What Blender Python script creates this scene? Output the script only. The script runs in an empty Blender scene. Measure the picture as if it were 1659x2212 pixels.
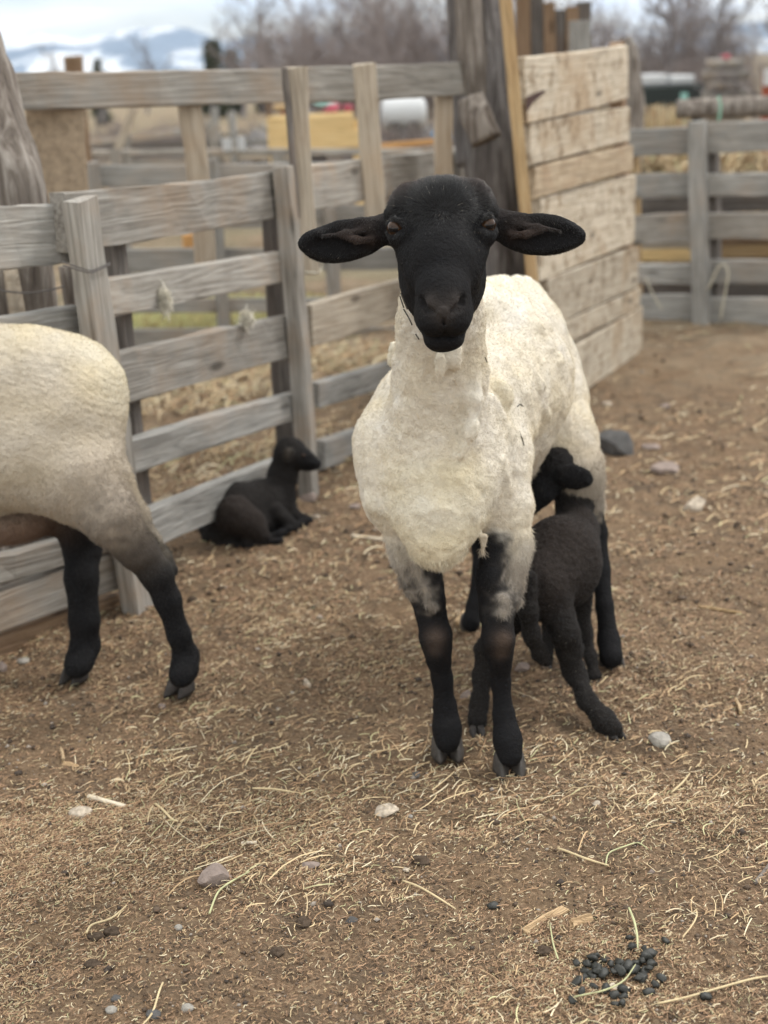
import bpy, math, random
import numpy as np
from mathutils import Vector, Matrix

random.seed(7)
rng = np.random.default_rng(11)
S = bpy.context.scene
COL = S.collection

# ------------------------------------------------------------------ camera
CAM_H = 1.20
TILT = math.radians(18.0)
ROLL = math.radians(2.5)
FD = 2949.3                      # focal length in units of a 1659 x 2212 picture
C0 = np.array([0.0, 0.0, CAM_H])
F_ = np.array([0.0, math.cos(TILT), -math.sin(TILT)])
U0 = np.array([0.0, math.sin(TILT), math.cos(TILT)])
X0 = np.array([1.0, 0.0, 0.0])
U_ = U0 * math.cos(ROLL) + X0 * math.sin(ROLL)
R_ = X0 * math.cos(ROLL) - U0 * math.sin(ROLL)

cam_data = bpy.data.cameras.new('camera')
cam = bpy.data.objects.new('camera', cam_data)
COL.objects.link(cam)
M = Matrix(((R_[0], U_[0], -F_[0], C0[0]), (R_[1], U_[1], -F_[1], C0[1]), (R_[2], U_[2], -F_[2], C0[2]), (0, 0, 0, 1)))
cam.matrix_world = M
cam_data.sensor_width = 36
cam_data.sensor_height = 36
cam_data.lens = 36 * FD / 2212.0
cam_data.clip_start = 0.05
cam_data.clip_end = 20000
cam_data.dof.use_dof = True
cam_data.dof.focus_distance = 2.06
cam_data.dof.aperture_fstop = 3.4
S.camera = cam

# ------------------------------------------------------------------ sky and sun
SUN_EL, SUN_AZ = math.radians(52), math.radians(62)     # azimuth clockwise from +Y
world = bpy.data.worlds.new('World')
S.world = world
world.use_nodes = True
nt = world.node_tree
nt.nodes.clear()
W_OUT = nt.nodes.new('ShaderNodeOutputWorld')
W_BG = nt.nodes.new('ShaderNodeBackground')
W_BG.inputs['Strength'].default_value = 0.10
nt.links.new(W_BG.outputs[0], W_OUT.inputs[0])
sky = nt.nodes.new('ShaderNodeTexSky')
sky.sky_type = 'NISHITA'
sky.sun_disc = False
sky.sun_elevation = SUN_EL
sky.sun_rotation = SUN_AZ
tc = nt.nodes.new('ShaderNodeTexCoord')
mp = nt.nodes.new('ShaderNodeMapping')
mp.inputs['Scale'].default_value = (3.2, 3.2, 17.0)
mp.inputs['Location'].default_value = (0.35, 0.1, 0.12)
nt.links.new(tc.outputs['Generated'], mp.inputs['Vector'])
nz = nt.nodes.new('ShaderNodeTexNoise')
nz.inputs['Scale'].default_value = 1.3
nz.inputs['Detail'].default_value = 6
nz.inputs['Roughness'].default_value = 0.55
nt.links.new(mp.outputs[0], nz.inputs['Vector'])
cr = nt.nodes.new('ShaderNodeValToRGB')
cr.color_ramp.elements[0].position = 0.40
cr.color_ramp.elements[0].color = (0.45, 0.45, 0.45, 1)
cr.color_ramp.elements[1].position = 0.58
cr.color_ramp.elements[1].color = (1, 1, 1, 1)
nt.links.new(nz.outputs['Fac'], cr.inputs['Fac'])
nz2 = nt.nodes.new('ShaderNodeTexNoise')
nz2.inputs['Scale'].default_value = 2.1
nz2.inputs['Detail'].default_value = 4
nt.links.new(mp.outputs[0], nz2.inputs['Vector'])
cc = nt.nodes.new('ShaderNodeValToRGB')
cc.color_ramp.elements[0].position = 0.38
cc.color_ramp.elements[0].color = (0.80, 0.87, 0.98, 1)
cc.color_ramp.elements[1].position = 0.52
cc.color_ramp.elements[1].color = (1.0, 0.955, 0.83, 1)
nt.links.new(nz2.outputs['Fac'], cc.inputs['Fac'])
sepz = nt.nodes.new('ShaderNodeSeparateXYZ')
nt.links.new(tc.outputs['Generated'], sepz.inputs[0])
lum = nt.nodes.new('ShaderNodeMath')
lum.operation = 'MULTIPLY_ADD'
lum.inputs[1].default_value = 5.5
lum.inputs[2].default_value = 13.5
nt.links.new(sepz.outputs['Z'], lum.inputs[0])
vm = nt.nodes.new('ShaderNodeVectorMath')
vm.operation = 'SCALE'
nt.links.new(cc.outputs[0], vm.inputs[0])
nt.links.new(lum.outputs[0], vm.inputs['Scale'])
skyv = nt.nodes.new('ShaderNodeVectorMath')
skyv.operation = 'SCALE'
skyv.inputs['Scale'].default_value = 1.0
nt.links.new(sky.outputs[0], skyv.inputs[0])
mx = nt.nodes.new('ShaderNodeMix')
mx.data_type = 'RGBA'
nt.links.new(cr.outputs[0], mx.inputs[0])
nt.links.new(skyv.outputs[0], mx.inputs[6])
nt.links.new(vm.outputs[0], mx.inputs[7])
nt.links.new(mx.outputs[2], W_BG.inputs['Color'])

sun_d = bpy.data.lights.new('sun', 'SUN')
sun_d.energy = 1.5
sun_d.angle = math.radians(13)
sun_d.color = (1.0, 0.96, 0.90)
sun = bpy.data.objects.new('sun', sun_d)
COL.objects.link(sun)
sd = Vector((math.sin(SUN_AZ) * math.cos(SUN_EL), math.cos(SUN_AZ) * math.cos(SUN_EL), math.sin(SUN_EL)))
sun.rotation_euler = (-sd).to_track_quat('-Z', 'Y').to_euler()

S.view_settings.view_transform = 'Standard'
S.view_settings.look = 'None'
S.view_settings.gamma = 1
S.view_settings.exposure = 0.54
S.view_settings.use_curve_mapping = False
S.render.engine = 'CYCLES'
S.cycles.use_denoising = True
S.cycles.max_bounces = 5
S.cycles.diffuse_bounces = 3
S.cycles.volume_bounces = 0
S.cycles.caustics_reflective = False
S.cycles.caustics_refractive = False
try:
    S.cycles_curves.shape = 'RIBBONS'
except Exception:
    pass


# ------------------------------------------------------------------ geometry of the view, used to find where things stand
def ray(u, v):
    return (u - 829.5) / FD * R_ - (v - 1106.0) / FD * U_ + F_


def P(u, v, Y):
    d = ray(u, v)
    t = Y / d[1]
    return C0 + d * t


def Pd(u, v, Y):
    d = ray(u, v)
    t = Y / d[1]
    return C0 + d * t, t


def G(u, v, z=0.0):
    d = ray(u, v)
    t = (z - CAM_H) / d[2]
    return C0 + d * t


class Plane:
    """a vertical plane through two ground points"""
    def __init__(s, a, b):
        s.a = np.array([a[0], a[1], 0.0])
        dirv = np.array([b[0] - a[0], b[1] - a[1], 0.0])
        s.x = dirv / np.linalg.norm(dirv)
        s.n = np.array([-s.x[1], s.x[0], 0.0])          # points away from the camera when b is to the right
        if np.dot(s.n, s.a - C0 * [1, 1, 0]) < 0:
            s.n = -s.n

    def hit(s, u, v, off=0.0):
        d = ray(u, v)
        o = s.a + s.n * off
        t = np.dot(o - C0, s.n) / np.dot(d, s.n)
        return C0 + d * t


# ------------------------------------------------------------------ numpy noise
def _hash(ix, iy, iz, seed):
    h = (ix * 374761393 + iy * 668265263 + iz * 2147483647 + seed * 974634777) & 0xFFFFFFFF
    h = ((h ^ (h >> 13)) * 1274126177) & 0xFFFFFFFF
    h = h ^ (h >> 16)
    return (h & 0xFFFFFF).astype(np.float64) / 0xFFFFFF * 2 - 1


def vnoise(p, seed=0):
    p = np.asarray(p, dtype=np.float64)
    i = np.floor(p).astype(np.int64)
    f = p - i
    f = f * f * (3 - 2 * f)
    r = 0
    for dx in (0, 1):
        wx = f[..., 0] if dx else 1 - f[..., 0]
        for dy in (0, 1):
            wy = f[..., 1] if dy else 1 - f[..., 1]
            for dz in (0, 1):
                wz = f[..., 2] if dz else 1 - f[..., 2]
                r = r + wx * wy * wz * _hash(i[..., 0] + dx, i[..., 1] + dy, i[..., 2] + dz, seed)
    return r


def fbm(p, oct=3, seed=0):
    r, a, s = 0, 1.0, 1.0
    for k in range(oct):
        r = r + a * vnoise(p * s, seed + k * 17)
        a *= 0.5
        s *= 2.03
    return r


# ------------------------------------------------------------------ mesh helpers
def mesh_np(name, V, F, smooth=True, cols=None, mat=None):
    """V (n,3), F (m,3|4)"""
    me = bpy.data.meshes.new(name)
    V = np.asarray(V, dtype=np.float32)
    F = np.asarray(F, dtype=np.int32)
    k = F.shape[1]
    me.vertices.add(len(V))
    me.vertices.foreach_set('co', V.ravel())
    me.loops.add(F.size)
    me.loops.foreach_set('vertex_index', F.ravel())
    me.polygons.add(len(F))
    me.polygons.foreach_set('loop_start', np.arange(0, F.size, k, dtype=np.int32))
    me.polygons.foreach_set('loop_total', np.full(len(F), k, dtype=np.int32))
    me.polygons.foreach_set('use_smooth', np.full(len(F), smooth, dtype=bool))
    me.update(calc_edges=True)
    if cols is not None:
        at = me.color_attributes.new('col', 'FLOAT_COLOR', 'POINT')
        c4 = np.ones((len(V), 4), dtype=np.float32)
        c4[:, :3] = cols
        at.data.foreach_set('color', c4.ravel())
    if mat:
        me.materials.append(mat)
    return me


def link(name, me, parent=None, loc=None):
    o = bpy.data.objects.new(name, me)
    COL.objects.link(o)
    if loc is not None:
        o.location = loc
    if parent is not None:
        o.parent = parent
    return o


def tag(o, label, cat, group=None):
    o['label'] = label
    o['category'] = cat
    if group:
        o['group'] = group
    return o


def thing(name, loc, label, cat, group=None):
    o = bpy.data.objects.new(name, None)
    COL.objects.link(o)
    o.location = loc
    o.empty_display_size = 0.1
    return tag(o, label, cat, group)


def world_mesh(name, V, F, mat, parent=None, smooth=True, cols=None, at=None):
    """V in world coordinates; the object origin sits at the parent's base or at 'at'"""
    V = np.asarray(V, dtype=np.float64)
    if parent is not None:
        o0 = np.array(parent.location)
        while parent.parent is not None and False:
            pass
        me = mesh_np(name, V - o0, F, smooth, cols, mat)
        return link(name, me, parent)
    if at is None:
        at = np.array([V[:, 0].mean(), V[:, 1].mean(), V[:, 2].min()])
    me = mesh_np(name, V - at, F, smooth, cols, mat)
    return link(name, me, None, at)


# ------------------------------------------------------------------ materials
def new_mat(name):
    m = bpy.data.materials.new(name)
    m.use_nodes = True
    n = m.node_tree
    b = n.nodes['Principled BSDF']
    return m, n, b


def mixc(n, fac, a, b):
    m = n.nodes.new('ShaderNodeMix')
    m.data_type = 'RGBA'
    for s, val in ((0, fac), (6, a), (7, b)):
        if isinstance(val, (tuple, list)):
            m.inputs[s].default_value = (*val[:3], 1)
        elif isinstance(val, (int, float)):
            m.inputs[s].default_value = val
        else:
            n.links.new(val, m.inputs[s])
    return m.outputs[2]


def mathn(n, op, a, b=None, c=None):
    m = n.nodes.new('ShaderNodeMath')
    m.operation = op
    for i, val in enumerate((a, b, c)):
        if val is None:
            continue
        if isinstance(val, (int, float)):
            m.inputs[i].default_value = val
        else:
            n.links.new(val, m.inputs[i])
    return m.outputs[0]


def noise_n(n, vec, scale, detail=4, rough=0.55, dist=0.0):
    t = n.nodes.new('ShaderNodeTexNoise')
    t.inputs['Scale'].default_value = scale
    t.inputs['Detail'].default_value = detail
    t.inputs['Roughness'].default_value = rough
    t.inputs['Distortion'].default_value = dist
    n.links.new(vec, t.inputs['Vector'])
    return t.outputs['Fac']


def ramp(n, fac, stops):
    r = n.nodes.new('ShaderNodeValToRGB')
    e = r.color_ramp.elements
    e[0].position, e[0].color = stops[0][0], (*stops[0][1], 1)
    e[1].position, e[1].color = stops[-1][0], (*stops[-1][1], 1)
    for p_, c_ in stops[1:-1]:
        x = e.new(p_)
        x.color = (*c_, 1)
    n.links.new(fac, r.inputs['Fac'])
    return r.outputs[0]


def bump(n, bsdf, h, strength, dist):
    b = n.nodes.new('ShaderNodeBump')
    b.inputs['Strength'].default_value = strength
    b.inputs['Distance'].default_value = dist
    n.links.new(h, b.inputs['Height'])
    n.links.new(b.outputs[0], bsdf.inputs['Normal'])


def g3(v):
    return (v, v, v)


def wood(name, dark, mid, light, brown=None, brown_amt=0.35, speckle=0.0, axis_scale=(0.55, 11, 11)):
    """weathered timber: local X is the grain"""
    m, n, b = new_mat(name)
    tcn = n.nodes.new('ShaderNodeTexCoord')
    oi = n.nodes.new('ShaderNodeObjectInfo')
    off = n.nodes.new('ShaderNodeVectorMath')
    off.operation = 'ADD'
    sc = n.nodes.new('ShaderNodeMath')
    sc.operation = 'MULTIPLY'
    sc.inputs[1].default_value = 37.0
    n.links.new(oi.outputs['Random'], sc.inputs[0])
    n.links.new(tcn.outputs['Object'], off.inputs[0])
    n.links.new(sc.outputs[0], off.inputs[1])
    mpg = n.nodes.new('ShaderNodeMapping')
    mpg.inputs['Scale'].default_value = axis_scale
    n.links.new(off.outputs[0], mpg.inputs['Vector'])
    base = noise_n(n, mpg.outputs[0], 1.0, 2, 0.45, 0.3)
    # growth rings: contour lines of a slow stretched noise
    rings = mathn(n, 'FRACT', mathn(n, 'MULTIPLY', base, 17.0))
    rings = mathn(n, 'ABSOLUTE', mathn(n, 'SUBTRACT', rings, 0.5))       # 0..0.5
    mpf = n.nodes.new('ShaderNodeMapping')
    mpf.inputs['Scale'].default_value = (5, 95, 95)
    n.links.new(off.outputs[0], mpf.inputs['Vector'])
    fine = noise_n(n, mpf.outputs[0], 1.0, 4, 0.65, 0.1)
    blot = noise_n(n, off.outputs[0], 3.0, 4, 0.6)
    # knots
    mpk = n.nodes.new('ShaderNodeMapping')
    mpk.inputs['Scale'].default_value = (2.3, 7.5, 7.5)
    n.links.new(off.outputs[0], mpk.inputs['Vector'])
    vor = n.nodes.new('ShaderNodeTexVoronoi')
    vor.inputs['Scale'].default_value = 1.0
    n.links.new(mpk.outputs[0], vor.inputs['Vector'])
    knot = ramp(n, vor.outputs['Distance'], [(0.05, g3(1)), (0.12, g3(0))])
    c = ramp(n, mathn(n, 'ADD', mathn(n, 'MULTIPLY', fine, 0.6), mathn(n, 'MULTIPLY', blot, 0.4)), [(0.30, dark), (0.5, mid), (0.70, light)])
    rc = ramp(n, rings, [(0.0, g3(0.42)), (0.16, g3(0.88)), (0.5, g3(1.0))])
    mu = n.nodes.new('ShaderNodeMix')
    mu.data_type = 'RGBA'
    mu.blend_type = 'MULTIPLY'
    mu.inputs[0].default_value = 0.42
    n.links.new(c, mu.inputs[6])
    n.links.new(rc, mu.inputs[7])
    col = mu.outputs[2]
    if brown:
        bm_ = ramp(n, blot, [(0.50, g3(0)), (0.68, g3(1))])
        bm_ = mathn(n, 'MULTIPLY', bm_, brown_amt)
        col = mixc(n, bm_, col, brown)
    col = mixc(n, mathn(n, 'MULTIPLY', knot, 0.75), col, tuple(x * 0.35 for x in dark))
    if speckle > 0:
        sp = noise_n(n, off.outputs[0], 14.0, 5, 0.7)
        spm = ramp(n, sp, [(0.52, g3(0)), (0.62, g3(1))])
        col = mixc(n, mathn(n, 'MULTIPLY', spm, speckle), col, (0.17, 0.115, 0.065))
    hs = n.nodes.new('ShaderNodeHueSaturation')
    val = mathn(n, 'MULTIPLY_ADD', oi.outputs['Random'], 0.35, 0.83)
    n.links.new(val, hs.inputs['Value'])
    n.links.new(col, hs.inputs['Color'])
    n.links.new(hs.outputs[0], b.inputs['Base Color'])
    b.inputs['Roughness'].default_value = 0.88
    b.inputs['Specular IOR Level'].default_value = 0.25
    hgt = mathn(n, 'ADD', mathn(n, 'MULTIPLY', fine, 1.0), mathn(n, 'MULTIPLY', rings, 0.8))
    hgt = mathn(n, 'SUBTRACT', hgt, mathn(n, 'MULTIPLY', knot, 0.7))
    bump(n, b, hgt, 0.6, 0.004)
    return m


def plain(name, col, rough=0.6, spec=0.4, var=0.2, scale=20, bmp=0.3, bd=0.002):
    m, n, b = new_mat(name)
    tcn = n.nodes.new('ShaderNodeTexCoord')
    a = noise_n(n, tcn.outputs['Object'], scale, 5, 0.6)
    c = ramp(n, a, [(0.3, tuple(x * (1 - var) for x in col)), (0.7, tuple(min(1, x * (1 + var)) for x in col))])
    n.links.new(c, b.inputs['Base Color'])
    b.inputs['Roughness'].default_value = rough
    b.inputs['Specular IOR Level'].default_value = spec
    if bmp:
        bump(n, b, a, bmp, bd)
    return m


M_GREY = wood('weathered_grey_wood', (0.15, 0.130, 0.108), (0.31, 0.29, 0.262), (0.47, 0.45, 0.415), (0.28, 0.185, 0.11), 0.65)
M_GREYB = wood('weathered_bluegrey_wood', (0.14, 0.130, 0.117), (0.28, 0.272, 0.255), (0.43, 0.42, 0.398), (0.27, 0.19, 0.125), 0.4)
M_DARKW = wood('dark_old_wood', (0.06, 0.053, 0.048), (0.125, 0.11, 0.10), (0.24, 0.22, 0.20), (0.12, 0.075, 0.05), 0.5)
M_TAN = wood('sun_bleached_tan_wood', (0.24, 0.19, 0.14), (0.41, 0.355, 0.285), (0.55, 0.49, 0.41), (0.34, 0.22, 0.12), 0.4)
M_STICK = wood('yellowish_pole_wood', (0.24, 0.16, 0.08), (0.40, 0.28, 0.15), (0.52, 0.40, 0.24), (0.26, 0.15, 0.07), 0.4)
M_PALE = wood('pale_planks', (0.28, 0.225, 0.165), (0.49, 0.425, 0.335), (0.67, 0.61, 0.51), (0.33, 0.235, 0.145), 0.75, speckle=0.75)
M_PALEB = wood('pale_planks_brown', (0.22, 0.16, 0.10), (0.38, 0.30, 0.21), (0.52, 0.43, 0.32), (0.22, 0.13, 0.07), 0.8, speckle=0.3)
M_BROWN = wood('brown_wood', (0.12, 0.075, 0.045), (0.22, 0.145, 0.09), (0.33, 0.24, 0.16), (0.13, 0.07, 0.04), 0.5)
M_NEWW = wood('new_yellow_lumber', (0.50, 0.34, 0.15), (0.66, 0.48, 0.24), (0.76, 0.60, 0.34), (0.60, 0.38, 0.15), 0.3)


def barkmat(name, d, m_, l):
    m, n, b = new_mat(name)
    tcn = n.nodes.new('ShaderNodeTexCoord')
    mpg = n.nodes.new('ShaderNodeMapping')
    mpg.inputs['Scale'].default_value = (40, 40, 4)
    n.links.new(tcn.outputs['Object'], mpg.inputs['Vector'])
    a = noise_n(n, mpg.outputs[0], 1.0, 6, 0.65, 0.6)
    bl = noise_n(n, tcn.outputs['Object'], 5.0, 4, 0.6)
    c = ramp(n, a, [(0.34, d), (0.5, m_), (0.68, l)])
    c = mixc(n, ramp(n, bl, [(0.4, g3(0)), (0.7, g3(0.6))]), c, tuple(x * 0.6 for x in m_))
    n.links.new(c, b.inputs['Base Color'])
    b.inputs['Roughness'].default_value = 0.9
    b.inputs['Specular IOR Level'].default_value = 0.2
    bump(n, b, a, 0.9, 0.012)
    return m


M_TRUNK = barkmat('stripped_juniper_wood', (0.085, 0.068, 0.058), (0.21, 0.18, 0.155), (0.40, 0.365, 0.33))
M_TRUNKD = barkmat('dark_juniper_wood', (0.06, 0.05, 0.046), (0.17, 0.155, 0.15), (0.36, 0.34, 0.33))
M_TWIG = barkmat('bare_twigs', (0.18, 0.15, 0.142), (0.29, 0.245, 0.235), (0.40, 0.35, 0.335))
M_TWIGG = barkmat('grey_branches', (0.15, 0.135, 0.135), (0.25, 0.225, 0.225), (0.36, 0.33, 0.33))


def attr_mat(name, rough=0.8, spec=0.25, bump_scale=None, bump_d=0.001, bump_s=0.5, sheen=0.0, gain=0.0):
    m, n, b = new_mat(name)
    at = n.nodes.new('ShaderNodeAttribute')
    at.attribute_name = 'col'
    c = at.outputs['Color']
    tcn = n.nodes.new('ShaderNodeTexCoord')
    if gain:
        nn = noise_n(n, tcn.outputs['Object'], 60, 4, 0.6)
        vv = mathn(n, 'MULTIPLY_ADD', nn, gain * 2, 1.0 - gain)
        s_ = n.nodes.new('ShaderNodeVectorMath')
        s_.operation = 'SCALE'
        n.links.new(c, s_.inputs[0])
        n.links.new(vv, s_.inputs['Scale'])
        c = s_.outputs[0]
    n.links.new(c, b.inputs['Base Color'])
    b.inputs['Roughness'].default_value = rough
    b.inputs['Specular IOR Level'].default_value = spec
    if sheen:
        b.inputs['Sheen Weight'].default_value = sheen
        b.inputs['Sheen Roughness'].default_value = 0.5
    if bump_scale:
        h = noise_n(n, tcn.outputs['Object'], bump_scale, 3, 0.6, 0.4)
        bump(n, b, h, bump_s, bump_d)
    return m


M_COAT = attr_mat('sheep_coat', 0.80, 0.12, 170, 0.004, 0.8, 0.0, 0.12)
M_HAIR = attr_mat('sheep_hair', 0.40, 0.40)
M_WOOLH = attr_mat('wool_fibre', 0.9, 0.1)
M_LITTER = attr_mat('straw_and_chaff', 0.75, 0.3)


def ground_mat():
    m, n, b = new_mat('trampled_dung_and_dirt')
    tcn = n.nodes.new('ShaderNodeTexCoord')
    v = tcn.outputs['Object']
    big = noise_n(n, v, 1.6, 4, 0.6)
    mid = noise_n(n, v, 14, 5, 0.65)
    fine = noise_n(n, v, 130, 5, 0.7)
    vf = noise_n(n, v, 420, 3, 0.7)
    c = ramp(n, fine, [(0.30, (0.080, 0.051, 0.033)), (0.5, (0.198, 0.131, 0.081)), (0.70, (0.345, 0.252, 0.165))])
    c = mixc(n, ramp(n, mid, [(0.47, g3(0)), (0.60, g3(0.65))]), c, (0.10, 0.075, 0.053))
    c = mixc(n, ramp(n, big, [(0.45, g3(0)), (0.65, g3(0.45))]), c, (0.24, 0.165, 0.10))
    # further off the ground is strewn with pale straw
    sx = n.nodes.new('ShaderNodeSeparateXYZ')
    n.links.new(v, sx.inputs[0])
    far = mathn(n, 'SMOOTHSTEP' if False else 'MULTIPLY', mathn(n, 'SUBTRACT', sx.outputs['Y'], 4.2), 0.5)
    far = mathn(n, 'MINIMUM', mathn(n, 'MAXIMUM', far, 0.0), 1.0)
    st = ramp(n, noise_n(n, v, 5.0, 6, 0.7), [(0.40, g3(0)), (0.60, g3(1))])
    c = mixc(n, mathn(n, 'MULTIPLY', mathn(n, 'MULTIPLY', far, st), 0.6), c, (0.33, 0.27, 0.19))
    gr = mathn(n, 'MULTIPLY', mathn(n, 'SUBTRACT', sx.outputs['Y'], 6.2), 0.8)
    gr = mathn(n, 'MINIMUM', mathn(n, 'MAXIMUM', gr, 0.0), 1.0)
    gn = ramp(n, noise_n(n, v, 1.1, 4, 0.6), [(0.42, g3(0)), (0.58, g3(1))])
    c = mixc(n, mathn(n, 'MULTIPLY', mathn(n, 'MULTIPLY', gr, gn), 0.5), c, (0.20, 0.19, 0.12))
    n.links.new(c, b.inputs['Base Color'])
    b.inputs['Roughness'].default_value = 0.95
    b.inputs['Specular IOR Level'].default_value = 0.15
    h = mathn(n, 'ADD', mathn(n, 'MULTIPLY', fine, 1.0), mathn(n, 'MULTIPLY', vf, 0.5))
    h = mathn(n, 'ADD', h, mathn(n, 'MULTIPLY', mid, 2.0))
    bump(n, b, h, 0.9, 0.008)
    return m


M_GROUND = ground_mat()

# ------------------------------------------------------------------ ground
def gz(x, y):
    p = np.stack([np.asarray(x, float), np.asarray(y, float), np.zeros_like(np.asarray(x, float))], -1)
    near = np.clip((14 - p[..., 1]) / 6, 0, 1)
    dents = -0.010 * np.clip(vnoise(p * 9.5, 61) - 0.35, 0, 1) * 2.2 + 0.006 * np.clip(vnoise(p * 13, 71) - 0.4, 0, 1) * 2
    return (fbm(p * 3.1, 3, 5) * 0.010 + fbm(p * 24, 2, 9) * 0.0040 + dents) * near


def graded(lo, flo, fhi, hi, step, g=1.10):
    mid = list(np.arange(flo, fhi, step))
    a, s = [], step
    x = fhi
    while x < hi:
        a.append(x)
        s *= g
        x += s
    a.append(hi)
    b, s, x = [], step, flo
    while x > lo:
        s *= g
        x -= s
        b.append(max(x, lo))
    return np.array(sorted(set(b)) + mid + a)


gx = graded(-3000, -1.0, 1.0, 3000, 0.009, 1.085)
gy = graded(-300, 1.25, 3.1, 3200, 0.009, 1.07)
GX, GY = np.meshgrid(gx, gy)
pf = np.stack([GX, GY, GX * 0], -1)
fineamp = np.clip((4.2 - GY) / 1.5, 0, 1) * np.clip((1.6 - np.abs(GX)) / 0.5, 0, 1)
GZ = gz(GX, GY) + fineamp * (fbm(pf * 75, 2, 31) * 0.0022)
n1, n2 = GX.shape
idx = np.arange(n1 * n2).reshape(n1, n2)
Fg = np.stack([idx[:-1, :-1], idx[:-1, 1:], idx[1:, 1:], idx[1:, :-1]], -1).reshape(-1, 4)
gm = mesh_np('ground', np.stack([GX, GY, GZ], -1).reshape(-1, 3), Fg, True, None, M_GROUND)
ground = link('ground', gm)
ground['kind'] = 'structure'
ground['label'] = 'trampled brown dirt and dung floor of the sheep pen strewn with straw'

# ------------------------------------------------------------------ boards, posts, logs
def board_mesh(name, L, W, T, mat, n=8, ch=0.004, wob=0.003, seed=0, ends=0.0):
    """local X length (centred), Y thickness, Z width"""
    r = np.random.default_rng(seed)
    c = min(ch, T * 0.3, W * 0.3)
    prof = np.array([(-T/2, -W/2+c), (-T/2+c, -W/2), (T/2-c, -W/2), (T/2, -W/2+c), (T/2, W/2-c), (T/2-c, W/2), (-T/2+c, W/2), (-T/2, W/2-c)])
    V = []
    bow = (r.uniform(-1, 1) * wob * 2, r.uniform(-1, 1) * wob * 2)
    for i in range(n + 1):
        s = i / n
        x = (s - 0.5) * L
        arch = 1 - (2 * s - 1) ** 2
        jit = r.normal(0, wob * 0.5, (8, 2))
        jit[:, 1] *= 0.8
        p = prof + jit + np.array(bow) * arch
        xx = np.full(8, x)
        if i in (0, n):
            xx = xx + r.uniform(-1, 1, 8) * ends
        V.append(np.column_stack([xx, p]))
    V = np.concatenate(V)
    F = []
    for i in range(n):
        for k in range(8):
            a, b_ = i * 8 + k, i * 8 + (k + 1) % 8
            F.append((a, a + 8, b_ + 8, b_))
    me = bpy.data.meshes.new(name)
    faces = [tuple(f) for f in F] + [tuple(range(8)), tuple(range(n * 8 + 7, n * 8 - 1, -1))]
    me.from_pydata([tuple(v) for v in V], [], faces)
    me.materials.append(mat)
    me.update()
    return me


_seed = [100]


def board(parent, A, B, W, T, mat, up=(0, 0, 1), name='board', n=8, wob=0.003, ends=0.003, roll=0.0):
    """a board whose centre line runs from A to B; W measured along up, T across"""
    _seed[0] += 1
    A, B = Vector(A), Vector(B)
    X = (B - A)
    L = X.length
    X.normalize()
    Z = Vector(up)
    Z = (Z - X * Z.dot(X)).normalized()
    Y = Z.cross(X)
    Mw = Matrix(((X.x, Y.x, Z.x), (X.y, Y.y, Z.y), (X.z, Y.z, Z.z))).to_4x4()
    Mw = Mw @ Matrix.Rotation(roll, 4, 'X')
    mid = (A + B) / 2
    me = board_mesh(name, L, W, T, mat, n, wob=wob, seed=_seed[0], ends=ends)
    o = bpy.data.objects.new(name, me)
    COL.objects.link(o)
    if parent is not None:
        o.parent = parent
        mid = mid - parent.location
    o.location = mid
    o.rotation_euler = Mw.to_euler()
    return o


def hboard(parent, pl, u0, t0, b0, u1, t1, b1, mat, T=0.042, off=0.0, name='board', n=10, wob=0.003):
    A0, A1 = pl.hit(u0, t0, off), pl.hit(u0, b0, off)
    B0, B1 = pl.hit(u1, t1, off), pl.hit(u1, b1, off)
    A, B = (A0 + A1) / 2, (B0 + B1) / 2
    W = (abs(A0[2] - A1[2]) + abs(B0[2] - B1[2])) / 2
    return board(parent, A, B, W, T, mat, (0, 0, 1), name, n, wob)


def vpost(parent, pl, uc0, v0, uc1, v1, wpx, mat, T=0.045, off=0.0, name='post', n=8, wob=0.003, sink=True, ax=None):
    """upright whose top centre is at (uc0,v0) and foot at (uc1,v1)"""
    A, B = pl.hit(uc0, v0, off), pl.hit(uc1, v1, off)
    W = wpx * np.dot(A - C0, F_) / FD
    hd = np.array([A[1], -A[0], 0.0]) / math.hypot(A[0], A[1])
    if ax is None:
        W = max(0.045, (W - T * abs(pl.n @ hd)) / max(abs(pl.x @ hd), 0.3))
    if sink and B[2] < 0.15:
        d = (B - A) / np.linalg.norm(B - A)
        B = A + d * ((A[2] + 0.06) / -d[2])
    # width lies along the fence: 'up' for the board is the fence direction
    return board(parent, A, B, W, T, mat, pl.x if ax is None else ax, name, n, wob)


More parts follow.
